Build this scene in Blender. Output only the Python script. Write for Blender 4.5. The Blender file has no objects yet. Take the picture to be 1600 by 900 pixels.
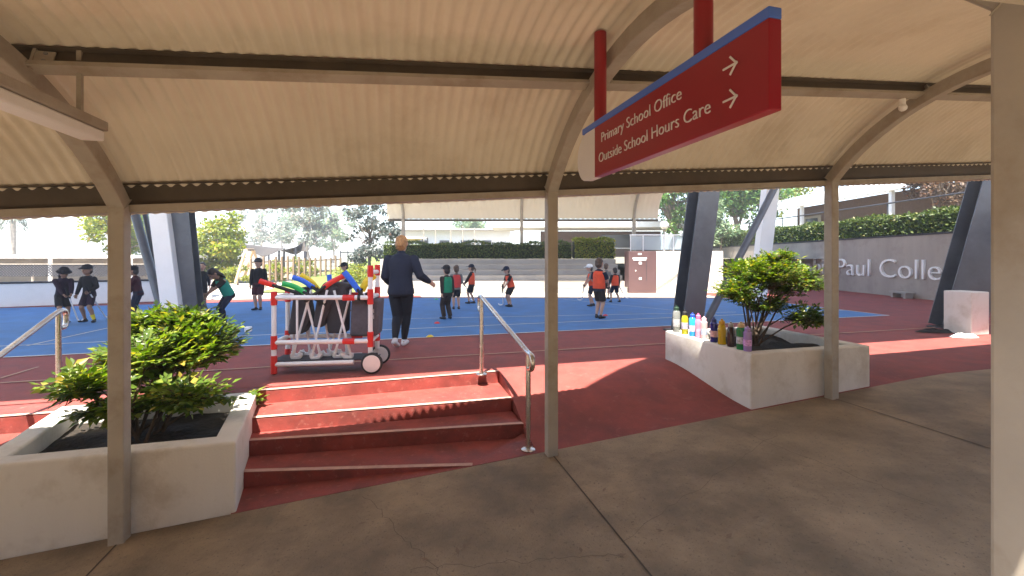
import bpy, bmesh, math, random
import numpy as np
from mathutils import Vector, Matrix
R = math.radians
random.seed(7); rng = np.random.default_rng(7)
scene = bpy.context.scene
C = scene.collection
V = Vector

# ---------------------------------------------------------------- camera, sky, sun, exposure
HC = 1.32                      # eye height above the court (court level is z = 0)
F = 690.0                      # focal length in photo pixels (1600 wide)
YH = 400.0                     # horizon row
cam_d = bpy.data.cameras.new('camera'); cam = bpy.data.objects.new('camera', cam_d); C.objects.link(cam)
cam.location = (0, 0, HC); cam.rotation_euler = (R(90), 0, 0)
cam_d.sensor_width = 36; cam_d.lens = 36 * F / 1600; cam_d.shift_y = -(450 - YH) / 1600
cam_d.clip_start = .05; cam_d.clip_end = 2000
scene.camera = cam

KU, KV = .22, .36              # how far a shadow runs along / across the walkway per metre of height
ud = V((.9653, .2612, 0)); vd = V((-.2612, .9653, 0))
light_dir = (ud * KU + vd * KV + V((0, 0, -1))).normalized()
to_sun = -light_dir
elev = math.asin(to_sun.z); azim = math.atan2(to_sun.x, to_sun.y)
world = bpy.data.worlds.new('World'); scene.world = world; world.use_nodes = True
nt = world.node_tree
sky = nt.nodes.new('ShaderNodeTexSky'); sky.sky_type = 'NISHITA'; sky.sun_disc = False
sky.sun_elevation = elev; sky.sun_rotation = azim
sky.air_density = 1.0; sky.dust_density = .5; sky.ozone_density = 1.0
bg = nt.nodes['Background']; bg.inputs['Strength'].default_value = .10
nt.links.new(sky.outputs[0], bg.inputs['Color'])
sun_d = bpy.data.lights.new('sun', 'SUN'); sun_d.energy = 4.2; sun_d.angle = R(.55); sun_d.color = (1, .93, .82)
sun = bpy.data.objects.new('sun', sun_d); C.objects.link(sun)
sun.rotation_euler = light_dir.to_track_quat('-Z', 'Y').to_euler()
vs = scene.view_settings; vs.view_transform = 'Standard'; vs.look = 'None'; vs.gamma = 1; vs.use_curve_mapping = False
vs.exposure = 2.48
scene.cycles.use_denoising = True
scene.cycles.max_bounces = 10; scene.cycles.diffuse_bounces = 6; scene.cycles.transparent_max_bounces = 12
scene.cycles.sample_clamp_indirect = 6

# ---------------------------------------------------------------- helpers
def U(u, v, z=0.0): return V((ud.x*u + vd.x*v, ud.y*u + vd.y*v, z))
def P(px, py, Y): return V(((px-800)/F*Y, Y, HC - (py-YH)/F*Y))
def G(px, py, z=0.0): return P(px, py, (HC - z)*F/(py-YH))
def uv(p): return p.x*ud.x + p.y*ud.y, p.x*vd.x + p.y*vd.y
def zp(u): return min(.0, -.42 + .072*u)              # walkway floor
def zr(u): return -.42 + .072*u                       # the slope its roof keeps

class MB:
    def __init__(s): s.v = []; s.f = []
    def add(s, vs, fs):
        n = len(s.v); s.v += [tuple(x) for x in vs]; s.f += [tuple(i+n for i in f) for f in fs]; return s
    def box8(s, p):    # bottom 4 ccw then top 4
        return s.add(p, [(3,2,1,0),(4,5,6,7),(0,1,5,4),(1,2,6,5),(2,3,7,6),(3,0,4,7)])
    def box(s, c, sx, sy, sz, ax=V((1,0,0)), ay=V((0,1,0)), az=V((0,0,1))):
        c = V(c); p = []
        for k in (-.5, .5):
            for i, j in ((-.5,-.5),(.5,-.5),(.5,.5),(-.5,.5)): p.append(c + ax*i*sx + ay*j*sy + az*k*sz)
        return s.box8(p)
    def beam(s, a, b, w, h, side=V((0,0,1))):   # w across, h along 'side'
        a, b = V(a), V(b); t = (b-a).normalized(); h_ = (side - t*side.dot(t)).normalized(); w_ = t.cross(h_)
        return s.box((a+b)/2, (b-a).length, w, h, t, h_.cross(t), h_)
    def prism(s, poly, z0, z1):   # poly ccw of (x,y); z may be callables
        n = len(poly); f0 = z0 if callable(z0) else (lambda x, y: z0); f1 = z1 if callable(z1) else (lambda x, y: z1)
        vs = [(x, y, f0(x, y)) for x, y in poly] + [(x, y, f1(x, y)) for x, y in poly]
        fs = [tuple(range(n-1, -1, -1)), tuple(range(n, 2*n))] + [(i, (i+1) % n, n+(i+1) % n, n+i) for i in range(n)]
        return s.add(vs, fs)
    def sweep(s, pts, rad, n=8, side=None, flat=None):
        pts = [V(p) for p in pts]; m = len(pts); vs = []; fs = []
        a = None
        for i in range(m):
            t = (pts[min(i+1, m-1)] - pts[max(i-1, 0)])
            t = t.normalized() if t.length > 1e-9 else V((0,0,1))
            if a is None:
                h = V(side) if side is not None else (V((0,0,1)) if abs(t.z) < .9 else V((1,0,0)))
            else: h = V(side) if side is not None else a
            a = h - t*h.dot(t)
            if a.length < 1e-5: a = t.orthogonal()
            a.normalize(); b = t.cross(a)
            r = rad[i] if isinstance(rad, (list, tuple)) else rad
            ra, rb = r if isinstance(r, (list, tuple)) else (r, r)
            for k in range(n):
                q = 2*math.pi*k/n; vs.append(pts[i] + a*(ra*math.cos(q)) + b*(rb*math.sin(q)))
        for i in range(m-1):
            for k in range(n):
                k2 = (k+1) % n; fs.append((i*n+k, i*n+k2, (i+1)*n+k2, (i+1)*n+k))
        fs.append(tuple(range(n-1, -1, -1))); fs.append(tuple((m-1)*n+k for k in range(n)))
        return s.add(vs, fs)
    def capsule(s, p0, p1, r0, r1, n=10, side=None, ea=1., eb=1.):
        p0, p1 = V(p0), V(p1); t = (p1-p0); t = t.normalized() if t.length > 1e-9 else V((0,0,1))
        pts, rad = [], []
        for q in (85, 55, 25, 0): pts.append(p0 - t*r0*math.sin(R(q))); rad.append((r0*math.cos(R(q))*ea, r0*math.cos(R(q))*eb))
        for q in (0, 25, 55, 85): pts.append(p1 + t*r1*math.sin(R(q))); rad.append((r1*math.cos(R(q))*ea, r1*math.cos(R(q))*eb))
        return s.sweep(pts, rad, n, side)
    def ball(s, c, rx, ry, rz, n=12, m=8, axes=None):
        c = V(c); ax = axes or (V((1,0,0)), V((0,1,0)), V((0,0,1)))
        vs = []; fs = []
        for i in range(1, m):
            th = math.pi*i/m
            for k in range(n):
                q = 2*math.pi*k/n
                vs.append(c + ax[0]*(rx*math.sin(th)*math.cos(q)) + ax[1]*(ry*math.sin(th)*math.sin(q)) + ax[2]*(rz*math.cos(th)))
        top = len(vs); vs.append(c + ax[2]*rz); bot = len(vs); vs.append(c - ax[2]*rz)
        for i in range(m-2):
            for k in range(n):
                k2 = (k+1) % n; fs.append((i*n+k, (i+1)*n+k, (i+1)*n+k2, i*n+k2))
        for k in range(n):
            k2 = (k+1) % n; fs.append((top, k, k2)); fs.append((bot, (m-2)*n+k2, (m-2)*n+k))
        return s.add(vs, fs)
    def lathe(s, c, prof, n=16, axis=V((0,0,1))):
        c = V(c); a = axis.orthogonal().normalized(); b = axis.cross(a); vs = []; fs = []
        for r, z in prof:
            for k in range(n):
                q = 2*math.pi*k/n; vs.append(c + axis*z + a*(r*math.cos(q)) + b*(r*math.sin(q)))
        m = len(prof)
        for i in range(m-1):
            for k in range(n):
                k2 = (k+1) % n; fs.append((i*n+k, i*n+k2, (i+1)*n+k2, (i+1)*n+k))
        fs.append(tuple(range(n-1, -1, -1))); fs.append(tuple((m-1)*n+k for k in range(n)))
        return s.add(vs, fs)
    def grid(s, us, vs_, fn):
        n = len(us); pts = [fn(u, v) for v in vs_ for u in us]
        return s.add(pts, [(j*n+i, j*n+i+1, (j+1)*n+i+1, (j+1)*n+i) for j in range(len(vs_)-1) for i in range(n-1)])
    def mesh(s, name):
        me = bpy.data.meshes.new(name); me.from_pydata(s.v, [], s.f); me.update(); return me
    def build(s, name, m, parent=None, smooth=False, bevel=0, seg=2):
        return link(name, s.mesh(name), m, parent, smooth, bevel, seg)

def link(name, me, m, parent=None, smooth=False, bevel=0, seg=2):
    if m is not None: me.materials.append(m)
    o = bpy.data.objects.new(name, me); C.objects.link(o)
    if smooth:
        me.polygons.foreach_set('use_smooth', [True]*len(me.polygons))
        if smooth == 'auto':
            me.set_sharp_from_angle(angle=R(40))
    if bevel:
        b = o.modifiers.new('bevel', 'BEVEL'); b.width = bevel; b.segments = seg; b.limit_method = 'ANGLE'; b.angle_limit = R(35)
    if parent is not None:
        o.parent = parent
        o.matrix_parent_inverse = parent_world(parent).inverted()
    return o
def parent_world(p):
    m = p.matrix_basis.copy()
    if p.parent: m = parent_world(p.parent) @ p.matrix_parent_inverse @ m
    return m
def tag(o, label=None, cat=None, group=None, kind=None):
    if label: o['label'] = label
    if cat: o['category'] = cat
    if group: o['group'] = group
    if kind: o['kind'] = kind
    return o
def thing(name, label, cat, loc=(0,0,0), rz=0, group=None):
    o = bpy.data.objects.new(name, None); C.objects.link(o); o.location = loc; o.rotation_euler = (0,0,rz)
    o.empty_display_size = .1
    return tag(o, label, cat, group)
def struct(o): o['kind'] = 'structure'; return o

# ---------------------------------------------------------------- materials
_m = {}
def mat(name, col, rough=.6, metal=0., var=.15, scale=6., bump=0., bscale=60., spec=.5, stain=None, trans=0., detail=6., streak=False, speck=None):
    if name in _m: return _m[name]
    m = bpy.data.materials.new(name); m.use_nodes = True; n = m.node_tree.nodes; l = m.node_tree.links
    b = n['Principled BSDF']; b.inputs['Roughness'].default_value = rough; b.inputs['Metallic'].default_value = metal
    b.inputs['Specular IOR Level'].default_value = spec
    tc = n.new('ShaderNodeTexCoord'); src = tc.outputs['Object']
    if streak:
        mp = n.new('ShaderNodeMapping'); mp.inputs['Scale'].default_value = (1, 1, .12); l.new(src, mp.inputs[0]); src2 = mp.outputs[0]
    else: src2 = src
    nz = n.new('ShaderNodeTexNoise'); nz.inputs['Scale'].default_value = scale; nz.inputs['Detail'].default_value = detail; nz.inputs['Roughness'].default_value = .62
    l.new(src2, nz.inputs['Vector'])
    rp = n.new('ShaderNodeValToRGB'); c = V(col)
    rp.color_ramp.elements[0].position = .3; rp.color_ramp.elements[1].position = .7
    rp.color_ramp.elements[0].color = (*(c*(1-var)), 1); rp.color_ramp.elements[1].color = (*(c*(1+var)), 1)
    l.new(nz.outputs['Fac'], rp.inputs[0]); out = rp.outputs[0]
    if stain:
        scol, samt, sscale = stain
        n2 = n.new('ShaderNodeTexNoise'); n2.inputs['Scale'].default_value = sscale; n2.inputs['Detail'].default_value = 9; n2.inputs['Roughness'].default_value = .7
        l.new(src, n2.inputs['Vector'])
        r2 = n.new('ShaderNodeValToRGB'); r2.color_ramp.elements[0].position = .48; r2.color_ramp.elements[1].position = .68
        r2.color_ramp.elements[0].color = (0,0,0,1); r2.color_ramp.elements[1].color = (samt,samt,samt,1)
        l.new(n2.outputs['Fac'], r2.inputs[0])
        mx = n.new('ShaderNodeMix'); mx.data_type = 'RGBA'; l.new(r2.outputs[0], mx.inputs[0]); l.new(out, mx.inputs[6]); mx.inputs[7].default_value = (*scol, 1)
        out = mx.outputs[2]
    if speck:
        n4 = n.new('ShaderNodeTexNoise'); n4.inputs['Scale'].default_value = speck[1]; n4.inputs['Detail'].default_value = 3; n4.inputs['Roughness'].default_value = .75
        l.new(src, n4.inputs['Vector']); r4 = n.new('ShaderNodeValToRGB'); r4.color_ramp.elements[0].position = .58; r4.color_ramp.elements[1].position = .72
        r4.color_ramp.elements[0].color = (0,0,0,1); r4.color_ramp.elements[1].color = (.75,.75,.75,1); l.new(n4.outputs['Fac'], r4.inputs[0])
        m4 = n.new('ShaderNodeMix'); m4.data_type = 'RGBA'; l.new(r4.outputs[0], m4.inputs[0]); l.new(out, m4.inputs[6]); m4.inputs[7].default_value = (*speck[0], 1); out = m4.outputs[2]
    l.new(out, b.inputs['Base Color'])
    rr = n.new('ShaderNodeMapRange'); rr.inputs[3].default_value = max(.03, rough-.1); rr.inputs[4].default_value = min(1, rough+.1)
    l.new(nz.outputs['Fac'], rr.inputs[0]); l.new(rr.outputs[0], b.inputs['Roughness'])
    if bump:
        n3 = n.new('ShaderNodeTexNoise'); n3.inputs['Scale'].default_value = bscale; n3.inputs['Detail'].default_value = 5
        l.new(src, n3.inputs['Vector']); bp = n.new('ShaderNodeBump'); bp.inputs['Strength'].default_value = bump; bp.inputs['Distance'].default_value = .02
        l.new(n3.outputs['Fac'], bp.inputs['Height']); l.new(bp.outputs[0], b.inputs['Normal'])
    if trans: b.inputs['Transmission Weight'].default_value = trans
    _m[name] = m; return m
def leaf_mat(name, c1, c2, c3, rough=.4, trans=.35, tcol=None):
    if name in _m: return _m[name]
    m = bpy.data.materials.new(name); m.use_nodes = True; n = m.node_tree.nodes; l = m.node_tree.links
    b = n['Principled BSDF']; b.inputs['Roughness'].default_value = rough
    g = n.new('ShaderNodeNewGeometry'); rp = n.new('ShaderNodeValToRGB'); l.new(g.outputs['Random Per Island'], rp.inputs[0])
    e = rp.color_ramp.elements; e[0].color = (*c1, 1); e[1].color = (*c3, 1); k = e.new(.55); k.color = (*c2, 1); k = e.new(.9); k.color = (*c3, 1); e[-1].color = (c3[0]*1.5, c3[1]*.95, c3[2], 1)
    l.new(rp.outputs[0], b.inputs['Base Color'])
    t = n.new('ShaderNodeBsdfTranslucent'); 
    hs = n.new('ShaderNodeHueSaturation'); hs.inputs['Value'].default_value = 1.5; hs.inputs['Saturation'].default_value = 1.15
    l.new(rp.outputs[0], hs.inputs['Color']); l.new(hs.outputs[0], t.inputs['Color'])
    mx = n.new('ShaderNodeMixShader'); mx.inputs[0].default_value = trans
    l.new(b.outputs[0], mx.inputs[1]); l.new(t.outputs[0], mx.inputs[2])
    l.new(mx.outputs[0], n['Material Output'].inputs['Surface'])
    _m[name] = m; return m
def clear_mat(name, col, alpha=.5, rough=.1):
    if name in _m: return _m[name]
    m = bpy.data.materials.new(name); m.use_nodes = True; n = m.node_tree.nodes; l = m.node_tree.links
    b = n['Principled BSDF']; b.inputs['Roughness'].default_value = rough; b.inputs['Base Color'].default_value = (*col, 1)
    t = n.new('ShaderNodeBsdfTransparent'); t.inputs[0].default_value = (*[min(1, .5+.5*x) for x in col], 1)
    mx = n.new('ShaderNodeMixShader'); mx.inputs[0].default_value = alpha
    l.new(t.outputs[0], mx.inputs[1]); l.new(b.outputs[0], mx.inputs[2]); l.new(mx.outputs[0], n['Material Output'].inputs['Surface'])
    _m[name] = m; return m

M = dict(
 concrete=mat('concrete', (.265,.195,.118), .75, var=.42, scale=1.7, bump=.25, bscale=90, stain=((.10,.072,.043), .65, .95), detail=9, speck=((.07,.055,.04), 55)),
 red=mat('red_acrylic', (.235,.048,.038), .8, var=.26, scale=3.5, bump=.2, bscale=160, stain=((.15,.036,.03), .7, 1.3), speck=((.275,.085,.068), 11)),
 red_step=mat('red_step_paint', (.24,.044,.034), .65, var=.3, scale=5, bump=.15, bscale=120, stain=((.12,.03,.025), .8, 2.6), speck=((.33,.12,.095), 16)),
 pale_edge=mat('pale_nosing', (.50,.30,.24), .7, var=.2, scale=14),
 blue=mat('blue_acrylic', (.052,.17,.39), .75, var=.2, scale=2.4, bump=.15, bscale=160, stain=((.06,.15,.30), .7, .8), speck=((.075,.185,.37), 7)),
 line=mat('court_line', (.62,.60,.56), .7, var=.1),
 line_tan=mat('tan_line', (.42,.25,.16), .7, var=.1),
 apron=mat('pale_concrete', (.50,.44,.37), .85, var=.1, scale=1),
 ground=mat('dry_ground', (.22,.19,.13), .95, var=.25, scale=.6),
 grass=mat('lawn', (.13,.17,.035), .95, var=.35, scale=1.5, bump=.6, bscale=12),
 steel=mat('painted_steel', (.36,.32,.265), .55, var=.1, scale=5, stain=((.20,.145,.085), .5, 4), bump=.04),
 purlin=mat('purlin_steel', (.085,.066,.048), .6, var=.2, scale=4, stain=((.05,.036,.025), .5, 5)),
 sheet=mat('cream_roof_sheet', (.74,.665,.55), .5, var=.07, scale=1.2, stain=((.52,.43,.31), .5, 1.6)),
 sheet_far=mat('far_roof_sheet', (.74,.66,.52), .55, var=.04, scale=1),
 render=mat('white_render', (.68,.655,.61), .8, var=.07, scale=2.5, bump=.12, bscale=70, stain=((.42,.37,.30), .6, 2.6), streak=True),
 soil=mat('dark_soil', (.022,.016,.011), .95, var=.6, scale=18, bump=1, bscale=30),
 stainless=mat('stainless', (.62,.59,.55), .26, 1., var=.06, scale=9),
 greysteel=mat('court_column_paint', (.095,.102,.118), .38, var=.2, scale=2.5, stain=((.05,.055,.07), .7, 1.9)),
 darksteel=mat('dark_steel_web_shade', (.035,.037,.05), .5, var=.2, scale=3),
 whitesteel=mat('white_column_paint', (.80,.79,.78), .5, var=.04, scale=3),
 sign=mat('sign_red', (.27,.006,.016), .32, var=.06, scale=3),
 signblue=mat('sign_blue', (.07,.17,.62), .35, var=.05),
 signwhite=mat('sign_white', (.72,.70,.68), .4, var=.03),
 signpost=mat('sign_post_red', (.26,.012,.016), .4, var=.1),
 white=mat('white_plastic', (.78,.77,.76), .45, var=.04),
 redplastic=mat('red_plastic', (.62,.02,.016), .4, var=.06),
 black=mat('black_rubber', (.015,.015,.016), .7, var=.2),
 darkgrey=mat('dark_grey_fabric', (.045,.043,.05), .85, var=.15, scale=20, bump=.3, bscale=40),
 greybag=mat('grey_bag', (.085,.08,.095), .85, var=.2, scale=20, bump=.4, bscale=30),
 grey=mat('grey_plastic', (.22,.22,.23), .6, var=.1),
 terrace=mat('terrace_concrete', (.36,.33,.30), .85, var=.1, scale=1.5, stain=((.25,.23,.21), .5, 1)),
 wallgrey=mat('mauve_grey_render', (.36,.315,.275), .85, var=.14, scale=1.6, stain=((.22,.18,.165), .7, 1.1), streak=True),
 brick=mat('brown_brick', (.13,.078,.058), .85, var=.25, scale=12),
 maroon=mat('maroon_panel', (.095,.05,.05), .6, var=.12, scale=2),
 fascia=mat('white_fascia', (.80,.80,.80), .5, var=.03),
 timber=mat('weathered_timber', (.20,.14,.09), .85, var=.2, scale=8),
 bark=mat('bark', (.17,.13,.10), .9, var=.35, scale=9, bump=.6, bscale=20),
 palebark=mat('pale_bark', (.40,.34,.28), .85, var=.25, scale=5),
 stem=mat('shrub_stem', (.075,.05,.032), .85, var=.3, scale=20),
 sail=mat('dark_shade_sail', (.05,.042,.036), .8, var=.1),
 tansail=mat('tan_shade_sail', (.55,.38,.22), .8, var=.1),
 glassdark=mat('dark_window', (.03,.035,.045), .12, var=.1),
 glass=clear_mat('balustrade_glass', (.75,.82,.85), .35, .08),
 globe=mat('white_globe', (.82,.80,.76), .35, var=.02),
 hedge=leaf_mat('hedge_leaf', (.03,.06,.012), (.065,.105,.02), (.13,.17,.035), .5, .25),
 shrub=leaf_mat('shrub_leaf', (.05,.10,.014), (.12,.19,.028), (.27,.32,.055), .36, .42),
 shrub2=leaf_mat('shrub_leaf_deep', (.04,.09,.012), (.10,.17,.024), (.24,.29,.045), .32, .35),
 lime=leaf_mat('lime_leaf', (.12,.16,.022), (.19,.23,.03), (.30,.31,.05), .45, .4),
 gum=leaf_mat('gum_leaf', (.13,.16,.12), (.20,.23,.18), (.29,.31,.26), .5, .3),
 darkleaf=leaf_mat('dark_leaf', (.07,.09,.08), (.11,.13,.115), (.19,.21,.18), .4, .25),
 green=leaf_mat('fresh_leaf', (.035,.09,.016), (.065,.145,.025), (.13,.21,.04), .45, .35),
 bronze=leaf_mat('bronze_leaf', (.07,.045,.035), (.12,.075,.05), (.21,.14,.08), .5, .3),
 paleleaf=leaf_mat('pale_green_leaf', (.11,.17,.09), (.17,.25,.13), (.27,.34,.19), .5, .4),
 skin=mat('skin', (.46,.27,.19), .55, var=.06, scale=20),
 skin2=mat('skin_tan', (.30,.165,.105), .55, var=.06, scale=20),
 navy=mat('navy_cloth', (.012,.016,.034), .9, var=.15, scale=15, bump=.5, bscale=22),
 leggings=mat('navy_leggings', (.006,.007,.014), .85, var=.15, scale=15, bump=.3, bscale=30),
 blackcloth=mat('black_cloth', (.014,.012,.015), .9, var=.2, scale=15, bump=.5, bscale=24),
 plum=mat('plum_cloth', (.022,.010,.024), .9, var=.2, scale=15, bump=.5, bscale=24),
 maroonc=mat('dark_maroon_cloth', (.05,.010,.016), .9, var=.2, scale=15, bump=.5, bscale=24),
 greenbib=mat('green_bib', (.012,.21,.10), .85, var=.12, scale=12, bump=.4, bscale=24),
 tealbib=mat('teal_bib', (.02,.26,.18), .85, var=.12, scale=12, bump=.4, bscale=24),
 orangebib=mat('orange_bib', (.75,.085,.03), .85, var=.12, scale=12, bump=.4, bscale=24),
 redbib=mat('red_bib', (.55,.05,.045), .85, var=.12, scale=12, bump=.4, bscale=24),
 bluecloth=mat('blue_cloth', (.03,.075,.26), .9, var=.15, scale=15, bump=.4, bscale=24),
 greycloth=mat('grey_cloth', (.17,.165,.15), .9, var=.15, scale=15, bump=.4, bscale=24),
 brownc=mat('brown_cloth', (.03,.02,.017), .9, var=.15, scale=15, bump=.4, bscale=24),
 hair_fair=mat('strawberry_hair', (.36,.18,.065), .6, var=.45, scale=35, bump=.6, bscale=60),
 hair_dark=mat('dark_hair', (.022,.013,.01), .5, var=.3, scale=35, bump=.6, bscale=60),
 hair_brown=mat('brown_hair', (.09,.05,.03), .55, var=.3, scale=35, bump=.6, bscale=60),
 eye=mat('eye_dark', (.02,.015,.012), .3, var=.1),
 lip=mat('lip', (.34,.13,.11), .5, var=.1),
 sneaker=mat('white_sneaker', (.68,.66,.66), .6, var=.1),
 sockyellow=mat('yellow_sock', (.65,.52,.03), .9, var=.1),
)
def plastic(name, col, rough=.35): return mat(name, col, rough, var=.05)

# ================================================================ ground, path, court (structure)
VN = 4.95                                     # where the court's red surface begins beside the walkway
b = MB()
def gz(u, v): return -.035 if v > 4.94 else (-1.6 if v > -7 else -.9)
b.grid([-270,-120,-60,-30,-15,0,15,30,60,120,270], [-270,-100,-30,-7.01,-6.99,0,4.935,4.945,15,30,60,120,270], lambda u, v: U(u, v, gz(u, v)))
struct(b.build('ground', M['ground']))
b = MB()
us = [x*.5 for x in range(-30, 31)]
b.grid(us, [-7, -3, 0, 1, 2, 3, 3.52], lambda u, v: U(u, v, zp(u)))
path = struct(b.build('path', M['concrete']))
# saw-cut joints across and along the path
b = MB()
def joint(p, q, w=.0055):
    p, q = V(p), V(q); d = (q-p); d.z = 0; d.normalize(); s = V((-d.y, d.x, 0))*w; n = 14
    vs_ = []
    for i in range(n+1):
        c = p.lerp(q, i/n); u_, _ = uv(c)
        for sg in (-1, 1):
            e = c + s*sg; vs_.append((e.x, e.y, zp(u_)+.003))
    b.add(vs_, [(2*i, 2*i+1, 2*i+3, 2*i+2) for i in range(n)])
for u_ in (-1.72, 1.28, 4.28, 7.28): joint(U(u_, 3.42), U(u_+.02, -2))
joint(U(-8, .2), U(12, .2))
struct(b.build('path_joint', mat('joint_dark', (.075,.056,.038), .95)))
# hairline cracks wandering from the joints
def crack(u0, v0, du, dv, n=26, w=.0016):
    b = MB(); p = [(u0+du*i/n + random.uniform(-.02, .02), v0+dv*i/n + random.uniform(-.02, .02)) for i in range(n+1)]; vs_ = []
    for i, (a, c) in enumerate(p):
        for sg in (-1, 1): vs_.append(U(a + sg*w*abs(dv)/(abs(du)+abs(dv)), c + sg*w*abs(du)/(abs(du)+abs(dv)), zp(a)+.0032))
    b.add(vs_, [(2*i, 2*i+1, 2*i+3, 2*i+2) for i in range(n)]); struct(b.build('path_crack', _m['joint_dark']))
crack(1.28, 2.3, 1.9, .75); crack(-.2, 3.4, .5, -1.1); crack(2.9, 3.4, .25, -1.5); crack(.1, 2.5, 1.1, -.3)
# court: red apron, blue play field, lines
b = MB()
b.grid([-30,-12,1.18], [VN, 15.2], lambda u, v: U(u, v, 0)).grid([1.18,12,32], [VN, 15.2], lambda u, v: U(u, v, 0))
struct(b.build('court_apron', M['red']))
def sm(x): x = max(0, min(1, x)); return x*x*(3-2*x)
b = MB()
b.grid([1.18+.35*i for i in range(60)], [3.52+i*(VN-3.52)/12 for i in range(13)],
       lambda u, v: U(u, v, zp(u)*(1-sm((v-3.5)/(VN-3.5)))-.002*(v < 3.6)))
struct(b.build('red_ramp', M['red'], smooth=True))
b = MB(); n = 12
for i in range(n):
    va_, vb_ = 3.52+i*(VN-3.52)/n, 3.52+(i+1)*(VN-3.52)/n
    za, zb = [zp(1.18)*(1-sm((v-3.5)/(VN-3.5)))-.004 for v in (va_, vb_)]
    b.add([U(1.182, va_, -1.3), U(1.182, vb_, -1.3), U(1.182, vb_, zb), U(1.182, va_, za)], [(0,1,2,3)])
struct(b.build('ramp_edge', M['red_step']))
vb0 = uv(G(353, 543))[1]; vb0 = (vb0 + uv(G(1050, 509))[1])/2; UB1 = 10.6; VB1 = 14.05
b = MB().add([U(-26, vb0, .004), U(UB1, vb0, .004), U(UB1, 11.3, .004), U(8.3, 12.0, .004), U(.7, 14.2, .004), U(-26, VB1, .004)], [(0,1,2,3,4,5)]); struct(b.build('blue_court', M['blue']))
b = MB().add([U(.9, 14.3, .003), U(8.3, 12.12, .003), U(10.0, 11.7, .003), U(10.6, 15.25, .003), U(.9, 15.25, .003)], [(0,1,2,3,4)]); struct(b.build('pale_paving', M['apron']))
def stripe(name, p, q, w, m, z=.008):
    d = (q-p); d.z = 0; d.normalize(); s = V((-d.y, d.x, 0))*w/2
    bb = MB().add([(*(p-s).xy, z), (*(q-s).xy, z), (*(q+s).xy, z), (*(p+s).xy, z)], [(0,1,2,3)])
    struct(bb.build(name, m))
stripe('court_line', U(-26, vb0), U(UB1, vb0), .045, M['line'])
stripe('court_line', U(UB1, vb0), U(UB1, 11.3), .045, M['line'])
v2 = (uv(G(353, 528))[1]+uv(G(1030, 499))[1])/2
stripe('court_line', U(-26, v2), U(UB1, v2+.15), .04, M['line'])
v3 = (uv(G(340, 580))[1]+uv(G(603, 563))[1]+uv(G(1033, 537))[1])/3
stripe('court_line', U(-26, v3), U(14, v3), .035, M['line_tan'])
stripe('court_line', G(42, 541), G(300, 484), .04, M['line'])
stripe('court_line', G(0, 592), G(60, 574), .03, M['line_tan'])
stripe('court_line', G(560, 500), G(1150, 488), .035, M['line'])
stripe('court_line', G(880, 468), G(1120, 492), .03, M['line'])
# sunlit pale concrete beyond the court and lawn to the left of the terrace
b = MB(); b.grid([-30, 30], [15.2, 24], lambda u, v: U(u, v, -.012)); struct(b.build('pale_paving', M['apron']))
b = MB()
b.grid([-9.2, -8, -6.8, -5.6], [15.8, 17, 19, 22, 27, 40], lambda x, y: V((x, y, .02 + max(0, y-16.5)*.1)))
struct(b.build('lawn', M['grass']))
b = MB().grid([-5.3, 5.2, 12.8], [17.9, 24, 60], lambda x, y: V((x, y, 1.2)))
b.grid([12.6, 20, 60], [4, 30, 80], lambda x, y: V((x, y, 1.86))); struct(b.build('upper_ground', M['ground']))

# steps down from the court to the walkway
N = [((-2.451,4.337), (-.147,5.06)), ((-2.237,3.957), (0,4.49)), ((-2.18,3.761), (.108,4.135)), ((-2.037,3.47), (-.32,3.572))]
def flight(name, lines, zs, back, bottom):
    lines = [((a[0]-(c[0]-a[0])*k_, a[1]-(c[1]-a[1])*k_), c) for (a, c), k_ in zip(lines, (.045, .07, .075, .07))]
    b = MB(); nb = MB()
    prev = back
    for (a, c), z in zip(lines, zs):
        b.prism([a, c, prev[1], prev[0]], bottom, z)
        a_, c_ = V((*a, 0)), V((*c, 0)); d = (c_-a_).normalized(); inn = V((-d.y, d.x, 0))
        q = [a_ - inn*.004, c_ - inn*.004, c_ + inn*.045, a_ + inn*.045]
        nb.add([(p.x, p.y, z+.004) for p in q], [(0,1,2,3)])
        prev = (a, c)
    s = struct(b.build(name, M['red_step'], bevel=.012))
    n_ = struct(nb.build('step_nosing', M['pale_edge']))
bk = (U(-1.35, VN).xy[:], U(1.18, VN).xy[:])
flight('steps', N, [-.002, -.127, -.252, -.377], bk, -1.3)
zb_ = lambda x, y: zp(uv(V((x, y, 0)))[0])+.002
b = MB().prism([U(-1.1, 3.522).xy[:], U(.62, 3.522).xy[:], N[3][1], (-2.13, 3.463)], -1.3, zb_)
b.prism([U(.622, 3.522).xy[:], U(1.18, 3.522).xy[:], N[2][1], N[3][1]], -1.3, zb_)
struct(b.build('step_base', M['red_step']))
L2 = [(U(-6.6, v0).xy[:], U(-2.75, v0).xy[:]) for v0 in (4.6, 4.22, 3.84, 3.5)]
flight('steps', L2, [-.003, -.14, -.28, -.42], (U(-6.6, VN).xy[:], U(-2.8, VN).xy[:]), -1.5)
b = MB().prism([U(-2.8, 4.72).xy[:], U(-1.2, 4.84).xy[:], U(-1.35, VN).xy[:], U(-2.8, VN).xy[:]], -1.2, -.003); struct(b.build('landing', M['red']))

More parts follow.
